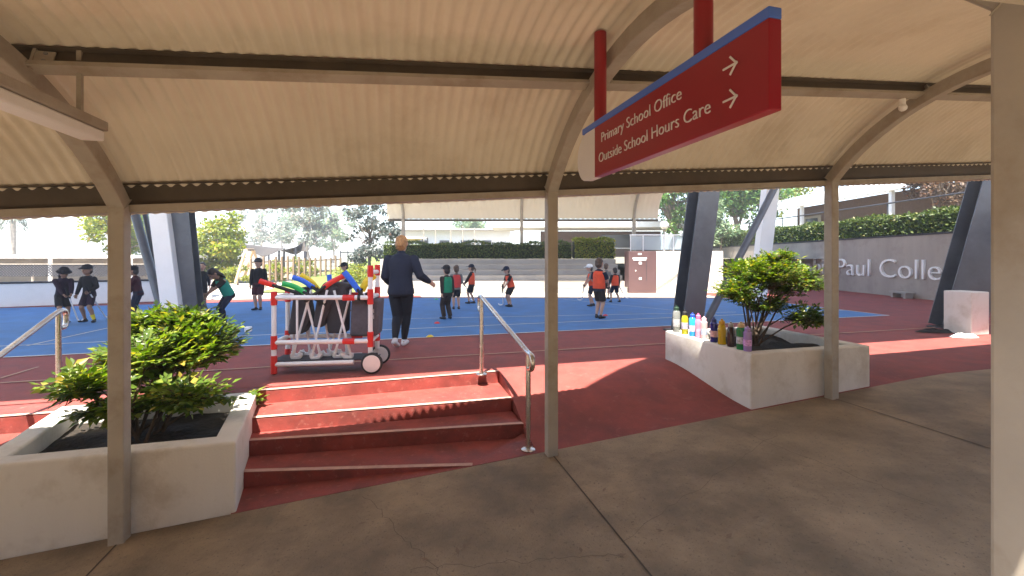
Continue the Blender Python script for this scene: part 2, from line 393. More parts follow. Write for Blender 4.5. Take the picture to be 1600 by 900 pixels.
# ================================================================ planters
def planter(name, label, outer, z0, z1, th, soil_dz, group):
    t = thing(name, label, 'planter', (*outer[0], z0), 0, group)
    o = [V((*p, 0)) for p in outer]; c = sum(o, V())/4
    inn = []
    for i in range(4):
        p, a, d = o[i], (o[(i+1) % 4]-o[i]).normalized(), (o[i-1]-o[i]).normalized()
        s = abs(a.cross(d).z); inn.append(p + (a+d)*(th/s))
    b = MB(); vs_ = [(p.x, p.y, z0) for p in o] + [(p.x, p.y, z1) for p in o] + [(p.x, p.y, z1) for p in inn] + [(p.x, p.y, z1-.4) for p in inn]
    fs = []
    for i in range(4):
        j = (i+1) % 4
        fs += [(i, j, 4+j, 4+i), (4+i, 4+j, 8+j, 8+i), (8+i, 8+j, 12+j, 12+i)]
    fs += [(3,2,1,0), (12,13,14,15)]
    b.add(vs_, fs).build('planter_wall', M['render'], t, bevel=.018, seg=3)
    b = MB(); n = 16; ctr = sum(inn, V())/4
    g = [ctr + (p-ctr)*.998 for p in inn]
    b.grid(range(n+1), range(n+1), lambda i, j: (lambda q: V((q.x, q.y, z1-soil_dz + .025*math.sin(i*.7)*math.sin(j*.8) + random.uniform(-.006, .006))))(
        (g[0].lerp(g[1], i/n)).lerp(g[3].lerp(g[2], i/n), j/n)))
    b.build('soil', M['soil'], t, smooth=True)
    return t
PL1 = [U(-2.56, 3.53).xy[:], U(-1.07, 3.53).xy[:], U(-1.27, 4.80).xy[:], U(-2.80, 4.76).xy[:]]
planter('planter', 'white rendered planter beside the foot of the red steps, one end against the stair treads', PL1, -.75, .005, .15, .13, 'white rendered planters along the walkway')
PL2 = [U(3.376, 3.545).xy[:], U(4.915, 3.545).xy[:], U(4.915, 4.96).xy[:], U(3.376, 4.96).xy[:]]
planter('planter', 'white rendered planter with a row of drink bottles on its rim', PL2, -.35, .365, .13, .10, 'white rendered planters along the walkway')

# ================================================================ covered walkway
ARCH_V, ARCH_R, ARCH_C = 2.03, 1.898, .952
def arch(u, a, r=ARCH_R): return U(u, ARCH_V + r*math.sin(a), zr(u) + ARCH_C + r*math.cos(a))
AM = math.asin(1.43/ARCH_R)
wk = thing('covered_walkway', 'long steel walkway shelter with curved cream corrugated roof over a brown concrete path', 'walkway shelter', U(1.275, 2.03, zp(1.275)))
def cu(u):    # curved direction frame
    return ud
for cu_ in (-4.725, -1.725, 1.275, 4.275, 7.275, 10.275):
    for cv in (3.46, .60):
        if cv < 1 and cu_ < 0 and cu_ > -4: pass
        b = MB(); zt = zr(cu_) + 2.2
        b.box(U(cu_, cv, (zp(cu_)-.02 + zt)/2), .09, .09, zt-zp(cu_)+.02, ud, vd)
        c = b.build('column', M['steel'], wk, bevel=.008)
        if cu_ == 1.275 and cv < 1: c['label'] = 'stained tan column very close to the viewer at right edge'
    b = MB(); n = 28; vs_ = []; fs = []
    for i in range(n+1):
        a = -AM + 2*AM*i/n
        for r, du in ((ARCH_R-.05, -.045), (ARCH_R-.05, .045), (ARCH_R+.05, .045), (ARCH_R+.05, -.045)): vs_.append(arch(cu_+du, a, r))
    for i in range(n):
        for k in range(4): fs.append((i*4+k, i*4+(k+1) % 4, i*4+4+(k+1) % 4, i*4+4+k))
    fs += [(0,1,2,3), (n*4+3, n*4+2, n*4+1, n*4)]
    b.add(vs_, fs).build('rib', M['steel'], wk, smooth='auto', bevel=.006)
U0, U1 = -8.5, 13.
def purlin(a, off, lip_side, m='purlin'):
    # a channel: dark web with a pale lip along the bottom, following the slope
    b = MB(); r = ARCH_R + off
    rad = lambda u, k: arch(u, a, r + k)
    def strip(k0, k1, d0, d1):
        p = []
        tan = (ud*0 + vd*math.cos(a) + V((0,0,-math.sin(a))))
        for k in (k0, k1):
            for uu, d in ((U0, d0), (U1, d0), (U1, d1), (U0, d1)): p.append(arch(uu, a, r+k) + tan*d)
        b.box8(p)
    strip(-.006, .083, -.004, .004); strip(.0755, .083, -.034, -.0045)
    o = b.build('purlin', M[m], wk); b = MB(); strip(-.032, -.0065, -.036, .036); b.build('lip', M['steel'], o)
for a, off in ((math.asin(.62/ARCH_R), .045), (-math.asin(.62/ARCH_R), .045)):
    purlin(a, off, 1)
for sv, a in ((3.53, AM), (.53, -AM)):
    b = MB(); sg = 1 if a > 0 else -1
    def lon(v0, v1, h0, h1):
        b.box8([U(uu, v_, zr(uu)+h) for h, vv in ((h0, 0), (h1, 0)) for uu, v_ in ((U0, v0), (U1, v0), (U1, v1), (U0, v1))])
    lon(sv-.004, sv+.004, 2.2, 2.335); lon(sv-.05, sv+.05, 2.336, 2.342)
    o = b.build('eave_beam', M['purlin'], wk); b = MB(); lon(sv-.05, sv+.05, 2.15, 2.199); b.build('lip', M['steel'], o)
for cu_ in (-4.725, -1.725, 1.275, 4.275, 7.275):
    for a in (math.asin(.62/ARCH_R), -math.asin(.62/ARCH_R)):
        tn = vd*math.cos(a) + V((0,0,-math.sin(a))); up = vd*math.sin(a) + V((0,0,math.cos(a)))
        b = MB().box(arch(cu_+.052, a, ARCH_R+.07) - tn*.014, .012, .02, .13, ud, tn, up)
        b.box(arch(cu_+.095, a, ARCH_R+.07) - tn*.016, .08, .007, .075, ud, tn, up)
        o = b.build('cleat', M['steel'], wk)
        for dz in (-.022, .022): MB().lathe(arch(cu_+.10, a, ARCH_R+.07+dz) - tn*.0195, [(.009,0),(.009,-.006)], 6, axis=tn).build('bolt', M['grey'], o)
# corrugated sheet (a thin double skin)
b = MB(); pitch = .076; nper = 8; nu = int((U1-U0)/pitch*nper); na = 30; AS = AM + .085
us_ = np.linspace(U0, U1, nu+1); as_ = np.linspace(-AS-.112, AS, na+1)  # near edge extended out of view to keep sun off the near column
UU, AA = np.meshgrid(us_, as_)
RR = ARCH_R + .138 + .0076*np.sin(UU/pitch*2*math.pi) + .0022*(np.floor(UU/(pitch*10)) % 2) + .003*np.sin(UU*2.3+AA*3)
VV = ARCH_V + RR*np.sin(AA); ZZ = -.42 + .072*UU + ARCH_C + RR*np.cos(AA)
X = ud.x*UU + vd.x*VV; Y = ud.y*UU + vd.y*VV
co = np.stack([X, Y, ZZ], -1).reshape(-1, 3).astype(np.float32)
idx = np.arange((na+1)*(nu+1)).reshape(na+1, nu+1)
q = np.stack([idx[:-1,:-1], idx[:-1,1:], idx[1:,1:], idx[1:,:-1]], -1).reshape(-1, 4)
def np_mesh(name, co, quads, k=4):
    me = bpy.data.meshes.new(name); nf = len(quads)
    me.vertices.add(len(co)); me.vertices.foreach_set('co', np.ascontiguousarray(co, np.float32).ravel())
    me.loops.add(nf*k); me.loops.foreach_set('vertex_index', np.ascontiguousarray(quads, np.int32).ravel())
    me.polygons.add(nf); me.polygons.foreach_set('loop_start', np.arange(0, nf*k, k, dtype=np.int32)); me.polygons.foreach_set('loop_total', np.full(nf, k, np.int32))
    me.update(calc_edges=True); me.validate(); return me
sh = link('roof_sheet', np_mesh('roof_sheet', co, q), M['sheet'], wk, smooth=True)
# strip light under the left rib
def striplight():
    t = thing('strip_light', 'pale strip light fitting hung under the left rib of the walkway roof', 'strip light', U(-1.50, 2.2, zr(-1.5)+2.55))
    b = MB().box(U(-1.5, 2.17, zr(-1.5)+2.525), .12, 1.25, .05, ud, vd); b.build('housing', M['steel'], t, bevel=.006)
    b = MB().box(U(-1.5, 2.17, zr(-1.5)+2.471), .105, 1.22, .055, ud, vd); b.build('diffuser', M['white'], t, bevel=.012, seg=3)
    for d in (-.4, .4):
        b = MB().beam(U(-1.5, 2.28+d, zr(-1.5)+2.54), U(-1.5, 2.28+d, zr(-1.5)+2.87), .02, .02, ud); b.build('hanger', M['steel'], t)
striplight()
# small white junction on the purlin at right
t = thing('sensor', 'small white round fitting under the roof purlin near the right rib', 'sensor', U(3.95, 2.62, zr(3.95)+2.66))
MB().ball(U(3.95, 2.60, zr(3.95)+2.645), .03, .03, .03).build('dome', M['white'], t, smooth=True)
MB().lathe(U(3.95, 2.60, zr(3.95)+2.665), [(.02,0),(.02,.05)], 10).build('mount', M['white'], t)

# ================================================================ hanging direction sign
def text_mesh(body, size, ext=.002, thin=-.012):
    cu_ = bpy.data.curves.new('t', 'FONT'); cu_.body = body; cu_.size = size; cu_.extrude = ext; cu_.resolution_u = 4; cu_.offset = thin*size
    o = bpy.data.objects.new('t', cu_); C.objects.link(o)
    me = bpy.data.meshes.new_from_object(o.evaluated_get(bpy.context.evaluated_depsgraph_get()))
    bpy.data.objects.remove(o); bpy.data.curves.remove(cu_); me.name = 'lettering'
    return me
def text_bounds(me):
    c = np.empty(len(me.vertices)*3, np.float32); me.vertices.foreach_get('co', c); c = c.reshape(-1, 3); return c.min(0), c.max(0)
def vat(px):     # position along the sign for a photo column
    k = (px-800)/F; y = SU/(ud.x*k + ud.y); return vd.x*k*y + vd.y*y
SU = 1.17; SB, ST = HC + .462, HC + .79
sg = thing('hanging_sign', 'dark red direction sign with blue top edge hung from the roof on two red posts', 'sign', U(SU, 1.75, SB))
def sbox(v0, v1, z0, z1, th): return MB().box(U(SU, (v0+v1)/2, (z0+z1)/2), th, v1-v0, z1-z0, ud, vd)
sbox(1.131, 2.377, SB, ST-.037, .05).build('panel', M['sign'], sg, bevel=.004)
sbox(1.131, 2.55, ST-.0365, ST, .052).build('top_strip', M['signblue'], sg, bevel=.004)
b = MB(); cz = (SB+ST-.038)/2; hh = (ST-.038-SB)/2; pr = []
n = 10
pts = [(2.3775, SB)] + [(2.50+.13*math.sin(R(q)), cz - hh*math.cos(R(q))) for q in range(0, 181, 15)] + [(2.3775, ST-.038)]
m_ = len(pts); vs_ = [U(SU-.022, v_, z_) for v_, z_ in pts] + [U(SU+.022, v_, z_) for v_, z_ in pts]
b.add(vs_, [tuple(range(m_)), tuple(range(2*m_-1, m_-1, -1))] + [(i, m_+i, m_+(i+1) % m_, (i+1) % m_) for i in range(m_)])
b.build('end_panel', M['signwhite'], sg)
for v_ in (vat(1099), vat(938)):
    top = ARCH_C + zr(SU) + math.sqrt((ARCH_R+.13)**2 - (v_-ARCH_V)**2)
    MB().sweep([U(SU, v_, ST-.002), U(SU, v_, top)], .036, 16).build('hanging_post', M['signpost'], sg, smooth='auto')
def put_text(body, size, v_left, z_base, parent, m, width=None):
    me = text_mesh(body, size); lo, hi = text_bounds(me)
    sx = (width/(hi[0]-lo[0])) if width else 1
    mt = Matrix(((-vd.x*sx, 0, -ud.x, 0), (-vd.y*sx, 0, -ud.y, 0), (0, 1, 0, 0), (0, 0, 0, 1)))
    me.transform(Matrix.Translation((-lo[0], 0, 0))); me.transform(mt); me.transform(Matrix.Translation(U(SU-.0285, v_left, z_base)))
    return link('lettering', me, m, parent)
# line heights taken as fractions of the panel
hgt = ST - SB
put_text('Primary School Office', .078, vat(947), SB + .182, sg, M['signwhite'], vat(947)-vat(1074))
put_text('Outside School Hours Care', .078, vat(943), SB + .072, sg, M['signwhite'], vat(943)-vat(1120))
for z_, pa, pb in ((SB+.203, 1140, 1162), (SB+.088, 1140, 1162)):
    va, vb_ = vat(pa), vat(pb); b = MB(); s_ = .0065
    tip = U(SU-.0285, vb_, z_)
    b.beam(U(SU-.0285, va, z_), tip, .004, s_, V((0,0,1)))
    for dz in (.032, -.032): b.beam(U(SU-.0305, vb_+.030, z_+dz), U(SU-.0305, vb_-.003, z_ - .004*(1 if dz > 0 else -1)), .004, s_, V((0,0,1)))
    b.build('arrow', M['signwhite'], sg)

# ================================================================ court canopy on leaning steel columns
cn = thing('court_canopy', 'big sports court roof carried on leaning grey steel columns', 'court roof', U(0, 3.4))
ROOF_Z = 5.6
RX = 12.35
def vx(x, v): y = (v - vd.x*x)/vd.y; return (x, y)
poly = [U(-17, 3.05).xy[:], U(2.0, 3.05).xy[:], U(.33, 2.06).xy[:], U(.33, .9).xy[:], U(2.1, .9).xy[:], U(2.2, 3.05).xy[:], vx(RX, 3.05), (RX, 20), (8.6, 20), (8.2, 11.75), (-4.5, 12.0), U(-6.6, 12.2).xy[:], U(-6.9, 15.4).xy[:], U(-17, 15.4).xy[:]]  # unseen outline; flap and deeper bays added to shape the shade below
b = MB().prism(poly, ROOF_Z, ROOF_Z+.12); b.build('roof', M['whitesteel'], cn)
def icol(base, top, width, depth, m1, m2, face, label=None):
    """leaning I-section: flanges 'width' wide facing 'face'; web of 'depth'"""
    base, top = V(base), V(top); t = (top-base).normalized(); fz = (face - t*face.dot(t)).normalized(); sd = t.cross(fz)
    b = MB(); L = (top-base).length; c = (base+top)/2
    b.box(c + fz*depth/2, L, width, .022, t, sd, fz); b.box(c - fz*depth/2, L, width, .022, t, sd, fz)
    col = b.build('column', m1, cn, bevel=.003)
    MB().box(c, L-.01, .016, depth-.024, t, sd, fz).build('web', m2, col)  # web coloured darker to stand in for shade between the flanges
    MB().box(base + V((0,0,.012)), .55, .55, .024, ud, vd).build('base_plate', m2, col)
    if label: col['label'] = label
    return col
def ext(p, q, z): p, q = V(p), V(q); return p + (q-p)*((z-p.z)/(q.z-p.z))
def lean(pb, pt, Yb, dY=0.):          # base pixel on the ground and a pixel it passes; returns base and top at roof height
    base = P(pb[0], pb[1], Yb); base.z = 0; q = P(pt[0], pt[1], Yb+dY); return base, ext(base, q, ROOF_Z)
# right main column with its brace
Yc = 7.7
b0, t0 = lean((1072, 518), (1101, 290), Yc)
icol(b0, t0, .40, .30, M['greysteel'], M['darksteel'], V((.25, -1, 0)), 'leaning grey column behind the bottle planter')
def tube(name, a, c, r, m, parent, label=None, n=12):
    o = MB().sweep([a, c], r, n).build(name, m, parent, smooth='auto')
    if label: o['label'] = label
    return o
a_ = P(1098, 505, Yc+.25); a_.z = 0; q_ = P(1212, 290, Yc+.9); tube('brace', a_, ext(a_, q_, ROOF_Z), .065, M['greysteel'], cn)
# left main column, an added white post for its sunlit face, and brace
b1, t1 = lean((298, 515), (280, 332), 7.9)
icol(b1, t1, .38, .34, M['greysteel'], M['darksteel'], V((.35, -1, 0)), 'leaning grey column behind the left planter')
a_ = P(274, 516, 7.6); a_.z = 0; q_ = P(250, 332, 7.6)
tt = ext(a_, q_, ROOF_Z); o = MB().beam(a_, tt, .26, .20, V((.3,-1,0))).build('column', M['whitesteel'], cn, bevel=.012); o['label'] = 'added white post, its colour standing in for the sunlit face of the left grey column'
a_ = P(262, 530, 8.1); a_.z = 0; q_ = P(210, 332, 8.6); tube('brace', a_, ext(a_, q_, ROOF_Z), .075, M['greysteel'], cn)
a_ = P(262, 520, 8.3); a_.z = 0; q_ = P(226, 332, 8.8); tube('brace', a_, ext(a_, q_, ROOF_Z), .045, M['greysteel'], cn)
# far right column
b2, t2 = lean((1492, 522), (1556, 285), 8.05)
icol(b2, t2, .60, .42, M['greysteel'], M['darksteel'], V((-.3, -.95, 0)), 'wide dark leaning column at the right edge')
# pale far post seen to the right of the main column
a_ = P(1183, 440, 12.6); a_.z = 0; q_ = P(1204, 290, 12.6)
o = MB().beam(a_, ext(a_, q_, ROOF_Z), .36, .3, V((0,-1,0))).build('column', M['whitesteel'], cn, bevel=.01); o['label'] = 'pale leaning post of the far row'

# ================================================================ handrails
def rail_path(pts, r=.0): return pts
def bend(pts, k=5, d=.07):      # round the corners of a polyline
    out = [V(pts[0])]
    for i in range(1, len(pts)-1):
        p, a, c = V(pts[i]), V(pts[i-1]), V(pts[i+1]); da = min(d, (a-p).length*.45); dc = min(d, (c-p).length*.45)
        s, e = p + (a-p).normalized()*da, p + (c-p).normalized()*dc
        for j in range(k+1):
            t = j/k; out.append(s*(1-t)**2 + p*2*t*(1-t) + e*t*t)
    out.append(V(pts[-1])); return out
def handrail(label, u0, u1, vt, vl, zt, zl, zbt, zbl, ext_t=.14, ext_l=.12, r=.023):
    t = thing('handrail', label, 'handrail', U(u0, vt, zbt), 0, 'stainless stair handrails')
    top, low = U(u0, vt, zt), U(u1, vl, zl)
    dv = (U(0, 1, 0))
    pts = [top + V((0,0,-.16)) - dv*.0 + dv*.02, top + dv*ext_t + V((0,0,-.16)), top + dv*ext_t, top, low, low - dv*ext_l, low - dv*ext_l + V((0,0,-.11)), low - dv*.02 + V((0,0,-.13))]
    MB().sweep(bend(pts, 6, .075), r, 14).build('rail', M['stainless'], t, smooth='auto')
    for p, zb in ((top, zbt), (low, zbl)):
        q = V((p.x, p.y, zb)); MB().sweep([q, p - V((0,0,r*.6))], r, 14).build('post', M['stainless'], t, smooth='auto')
        MB().lathe(q, [(.062,0),(.062,.008),(.05,.014),(.026,.016)], 18).build('flange', M['stainless'], t, smooth='auto')
handrail('stainless handrail at the right end of the red steps beside the middle column', .957, 1.12, 4.84, 3.61, .865, .49, 0, zp(1.12)+.003)
handrail('stainless handrail at the left edge beyond the bushy planter', -3.03, -3.03, 5.12, 4.05, .80, .34, 0, -.28, ext_t=.1)

# ================================================================ terrace, wall, panel, hedges, fences
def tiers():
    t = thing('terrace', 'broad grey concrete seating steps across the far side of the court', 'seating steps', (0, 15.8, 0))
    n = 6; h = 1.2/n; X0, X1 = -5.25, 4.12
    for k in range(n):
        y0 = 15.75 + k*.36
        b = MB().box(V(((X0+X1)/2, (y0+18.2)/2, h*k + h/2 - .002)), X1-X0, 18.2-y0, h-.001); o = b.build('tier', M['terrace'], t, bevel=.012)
        MB().box(V(((1.1+X1)/2-.1*k, y0+.02, h*(k+1)+.001)), X1-1.1, .06, .012).build('pale_edge', M['apron'], o)  # pale strip put in for the lit edge of each tread
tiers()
pn = thing('panel_box', 'dark maroon panel box with small white notices at the end of the terrace', 'panel box', (4.5, 15.6, 0))
ax = V((4.14, 15.62, 0)); px_ = 1.02
MB().box(V((4.14+.49, 15.95, .745)), .98, .62, 1.49).build('cabinet', M['maroon'], pn, bevel=.01)
for (x, z, w, h) in ((.38, 1.39, .12, .06), (.38, 1.24, .50, .05), (.38, 1.18, .46, .03), (.40, 1.07, .10, .09), (.40, .52, .09, .09), (.24, .80, .03, .05)):
    MB().box(V((4.14+x, 15.633, z)), w, .012, h).build('notice', M['white'], pn)
MB().box(V((4.14+.62, 15.634, .8)), .012, .01, .7).build('door_seam', M['darkgrey'], pn)
ww = thing('low_wall', 'white rendered wall to the right of the maroon panel', 'wall', (5.6, 15.7, 0))
MB().box(V((6.32, 15.95, .745)), 2.38, .5, 1.495).build('wall_body', M['render'], ww, bevel=.01)
MB().sweep([V((5.15, 15.66, .22)), V((6.9, 15.66, 1.42))], .022, 8).build('wall_rail', M['steel'], ww)
bl = thing('glass_balustrade', 'glass balustrade with white frame above the maroon panel', 'balustrade', (4.5, 16, 1.5))
xs_ = [4.3, 4.75, 5.5, 5.85, 6.6]
for i, x in enumerate(xs_): MB().box(V((x, 16.0, 1.78)), .035, .035, .56).build('post', M['fascia'], bl)
MB().box(V((5.45, 16.0, 2.085)), 2.36, .05, .045).build('top_rail', M['fascia'], bl)
for x0, x1 in zip(xs_[:-1], xs_[1:]): MB().box(V(((x0+x1)/2, 16.0, 1.79)), x1-x0-.06, .012, .5).build('pane', M['glass'], bl)
lp = thing('globe_lamp', 'white globe lamp on a grey post behind the glass balustrade', 'lamp', P(1038, 395, 20))
q = P(1038, 352, 20); MB().ball(q, .19, .19, .19, 16, 10).build('globe', M['globe'], lp, smooth=True)
MB().sweep([V((q.x, q.y, 1.2)), q - V((0,0,.17))], .035, 10).build('post', M['steel'], lp)
MB().lathe(q - V((0,0,.24)), [(.06,0),(.11,.03),(.08,.07)], 12).build('collar', M['steel'], lp)

# retaining wall with the school's name
WX = 12.54
rw = thing('retaining_wall', 'long mauve grey retaining wall with white raised school name', 'wall', (WX, 18, 0))
b = MB(); y0, y1 = 8.5, 29.
def wtop(y): return 2.06 - (y-13)*.011
b.box8([V((WX, y1, -.1)), V((WX, y0, -.1)), V((WX+.35, y0, -.1)), V((WX+.35, y1, -.1)),
        V((WX, y1, wtop(y1)-.1)), V((WX, y0, wtop(y0)-.1)), V((WX+.35, y0, wtop(y0)-.1)), V((WX+.35, y1, wtop(y1)-.1))])
b.build('wall_body', M['wallgrey'], rw)
b = MB().box8([V((x, y, wtop(y)-.1+dz)) for dz in (.002, .06) for x, y in ((WX-.03, y1), (WX-.03, y0), (WX+.38, y0), (WX+.38, y1))]); b.build('coping', M['darkgrey'], rw)
ya, yb = WX*F/510, WX*F/673
m1 = text_mesh('Paul Colle', 1); m2 = text_mesh('John Paul Colle', 1)
w1 = float(np.ptp([text_bounds(m1)[0][0], text_bounds(m1)[1][0]])); w2 = float(np.ptp([text_bounds(m2)[0][0], text_bounds(m2)[1][0]]))
me = text_mesh('John Paul College', 1, .035); lo, hi = text_bounds(me); sc_ = (ya-yb)/w1
ystart = ya + (w2-w1)*sc_; zb = HC - (429-YH)/F*17.0
me.transform(Matrix.Translation((-lo[0], 0, 0)))
me.transform(Matrix(((0,0,-1,0), (-sc_,0,0,0), (0,.90,0,0), (0,0,0,1))))
me.transform(Matrix.Translation((WX-.036, ystart, zb)))
link('lettering', me, M['fascia'], rw)

# white low wall, pavilion and lattice at far left
lw = thing('low_wall', 'long low white wall along the far left edge of the court', 'wall', (-13, 12, 0))
p0, p1 = G(-160, 486), G(330, 468)
d = (p1-p0).normalized(); s = V((-d.y, d.x, 0))
b = MB().box((p0+p1)/2 + s*.1 + V((0,0,.30)), (p1-p0).length, .2, .60, d, s, V((0,0,1))); b.build('wall_body', M['fascia'], lw, bevel=.01)
MB().box((p0+p1)/2 + s*.1 + V((0,0,.622)), (p1-p0).length+.06, .26, .04, d, s, V((0,0,1))).build('coping', M['darkgrey'], lw)
pv = thing('pool_pavilion', 'low pavilion with long flat white roof beyond the white wall', 'pavilion', P(80, 440, 18))
MB().box(V((-22.3, 19.4, 1.30)), 15.0, 4.2, .13).build('roof', M['fascia'], pv)
MB().box(V((-22.3, 20.6, .55)), 14.6, .15, 1.35).build('back_wall', M['wallgrey'], pv)
for x in (-26.2, -22.3, -18.4, -15.2): MB().box(V((x, 17.6, .6)), .09, .09, 1.26).build('post', M['fascia'], pv)
lt = thing('lattice_screen', 'dark crosshatched pool fence screen in front of the pavilion', 'screen', P(60, 440, 16))
b = MB()
for i in range(-10, 62):
    x0 = -19.2 + i*.1
    a, c = V((x0, 15.6, .60)), V((x0+.45, 15.6, 1.02))
    if x0 > -19.2 and x0+.45 < -12.6: b.beam(a, c, .008, .028)
    a, c = V((x0+.45, 15.62, .60)), V((x0, 15.62, 1.02))
    if x0 > -19.2 and x0+.45 < -12.6: b.beam(a, c, .008, .028)
b.build('lattice', M['darksteel'], lt)
MB().box(V((-15.9, 15.6, 1.035)), 6.8, .05, .03).build('top_rail', M['steel'], lt)
for x in (-19.2, -17.0, -14.8, -12.6): MB().box(V((x, 15.66, .5)), .05, .05, 1.1).build('post', M['steel'], lt)

# timber fence and lawn fence at left middle
def fence(name, label, a, c, h, n, m, rails=2, w=.07, cat='fence'):
    t = thing(name, label, cat, a)
    for i in range(n):
        p = V(a).lerp(V(c), i/(n-1)); hh = h*random.uniform(.9, 1.12); MB().box(p + V((0,0,hh/2)), w, w, hh).build('post', m, t)
    for k in range(rails):
        z = h*(.3 + .55*k/max(1, rails-1)); MB().beam(V(a)+V((0,.05,z)), V(c)+V((0,.05,z)), .03, .05).build('rail', m, t)
fence('fence', 'weathered timber post fence in front of the playground', P(392, 441, 18), P(532, 432, 21), .95, 17, M['timber'])
fence('fence', 'thin dark post fence climbing beside the grassy slope', P(532, 428, 21), P(600, 418, 30), 1.2, 9, M['darksteel'], 2, .04)

# unseen wall added on the near side of the walkway to block sky light
cw = thing('sky_blocker_wall', 'unseen tan brick wall added behind the viewer to block sky light', 'wall', U(0, -3.4, -.6))
MB().box(U(0, -3.5, 1.1), 24, .25, 4.4, ud, vd).build('wall_body', mat('tan_brick', (.34,.25,.16), .9, var=.2, scale=9), cw)
# hedges made of leaves
def leaves(name, pos, dirs, nor, size, asp, m, parent=None, fold=.12):
    n = len(pos); d = dirs/np.linalg.norm(dirs, axis=1, keepdims=True)
    s = np.cross(d, nor); s /= (np.linalg.norm(s, axis=1, keepdims=True)+1e-9); nn = np.cross(s, d)
    L = size[:, None]; w = L*asp
    base = pos; tip = pos + d*L - nn*L*.12; mid = pos + d*L*.48 - nn*L*fold*.6
    lf = pos + d*L*.45 - s*w + nn*L*.04; rt = pos + d*L*.45 + s*w + nn*L*.04
    co = np.stack([base, rt, tip, lf, mid], 1).reshape(-1, 3)
    i = np.arange(n)[:, None]*5
    q = np.stack([i + np.array([0,1,2,4]), i + np.array([0,4,2,3])], 1).reshape(-1, 4)
    me = np_mesh(name, co, q); me.polygons.foreach_set('use_smooth', [True]*len(me.polygons))
    return link(name, me, m, parent)
def unit(n): x = rng.normal(size=(n, 3)); return x/np.linalg.norm(x, axis=1, keepdims=True)
def hedge(label, a, c, w, h, m, n, size=.07, group=None):
    t = thing('hedge', label, 'hedge', a, 0, group); a, c = np.array(a), np.array(c); L = np.linalg.norm(c-a)
    d = (c-a)/L; s = np.array([-d[1], d[0], 0]); s /= np.linalg.norm(s)
    f = rng.random(n); k = rng.random(n)
    bump = .05*np.sin(f*L*2.1) + .04*np.sin(f*L*5.3+1)
    side = rng.random(n); x = np.where(side < .3, rng.uniform(-.5, .5, n), np.where(side < .75, -.5, .5))*w + rng.normal(0, .03, n)
    z = np.where(side < .3, h, rng.random(n)*h) + bump*np.where(side < .3, 1, .3) + rng.normal(0, .025, n)
    pos = a + d*(f*L)[:, None] + s*x[:, None]*1.0 + np.array([0,0,1])*z[:, None]
    out = s*np.sign(x)[:, None]*.8 + np.array([0,0,.5]); dirs = out + unit(n)*.8; nor = out*.6 + unit(n)*.6
    leaves('foliage', pos, dirs, nor, size*rng.uniform(.6, 1.4, n), .32, m, t)
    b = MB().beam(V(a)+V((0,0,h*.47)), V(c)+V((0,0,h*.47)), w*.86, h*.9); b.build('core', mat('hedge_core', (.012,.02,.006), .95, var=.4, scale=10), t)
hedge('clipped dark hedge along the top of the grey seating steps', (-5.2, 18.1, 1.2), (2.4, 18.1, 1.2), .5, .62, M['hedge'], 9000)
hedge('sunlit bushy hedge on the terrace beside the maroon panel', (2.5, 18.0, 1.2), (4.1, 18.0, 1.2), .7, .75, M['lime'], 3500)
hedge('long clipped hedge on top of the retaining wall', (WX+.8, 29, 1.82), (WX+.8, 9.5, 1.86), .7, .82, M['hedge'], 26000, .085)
# railing above that hedge
rl = thing('railing', 'thin dark handrail fence above the long hedge on the wall', 'railing', (WX+1.4, 20, 1.9))
A, B_ = V((WX+1.35, 29, 3.25)), V((WX+1.35, 10, 3.27))
MB().sweep([A, B_], .028, 8).build('rail', M['darksteel'], rl)
for i in range(7):
    p = A.lerp(B_, i/6); MB().sweep([p, V((p.x, p.y, 1.9))], .024, 8).build('post', M['darksteel'], rl)

# ================================================================ buildings behind
bg_ = thing('school_building', 'brown brick building with curved white roof edge and white posts above the hedge', 'building', (17.5, 22, 1.9))
MB().box(V((19.2, 22, 3.1)), .3, 15, 2.8).build('wall', M['brick'], bg_)
prof = []
b = MB(); n = 8; vs_ = []
ys = [29.0, 14.0]
pr = [(17.0+.35*(1-math.cos(R(q)))-.0, 4.28+.64*math.sin(R(q))) for q in range(0, 91, 15)] + [(21, 5.1), (21, 4.98), (17.1, 4.25)]
m_ = len(pr); vs_ = [V((x, ys[0], z)) for x, z in pr] + [V((x, ys[1], z)) for x, z in pr]
b.add(vs_, [tuple(range(m_)), tuple(range(2*m_-1, m_-1, -1))] + [(i, m_+i, m_+(i+1) % m_, (i+1) % m_) for i in range(m_)]); b.build('roof', M['fascia'], bg_)
for y in (26.2, 20.0, 14.5): MB().box(V((17.2, y, 3.05)), .16, .16, 2.44).build('post', M['fascia'], bg_)
MB().box(V((19.03, 28.0, 2.9)), .06, 1.6, 1.9).build('door_frame', M['terrace'], bg_)
MB().box(V((19.0, 28.0, 2.95)), .05, 1.1, 1.5).build('window', M['glassdark'], bg_)
b2_ = thing('brick_classroom', 'low brick classroom with wide window and white roof behind the hedge', 'building', (5, 30, 1.2))
MB().box(V((6.2, 31, 2.15)), 8.4, .3, 1.8).build('wall', M['brick'], b2_)
MB().box(V((5.2, 29.8, 3.35)), 13, 4, .42).build('roof', M['fascia'], b2_)
w = MB().box(V((7.2, 30.83, 2.35)), 2.0, .06, .9).build('window', M['glassdark'], b2_); MB().box(V((7.2, 30.81, 1.86)), 2.2, .1, .08).build('sill', M['fascia'], w)
b3_ = thing('pale_hall', 'bright white hall wall with thin flagpole posts far behind the hedge', 'building', (-4, 42, 1.2))
MB().box(V((-5.4, 42, 2.4)), 10.5, .3, 2.6).build('wall', M['fascia'], b3_)
MB().box(V((-5.4, 41.6, 3.78)), 11.2, 2, .16).build('roof', M['terrace'], b3_)
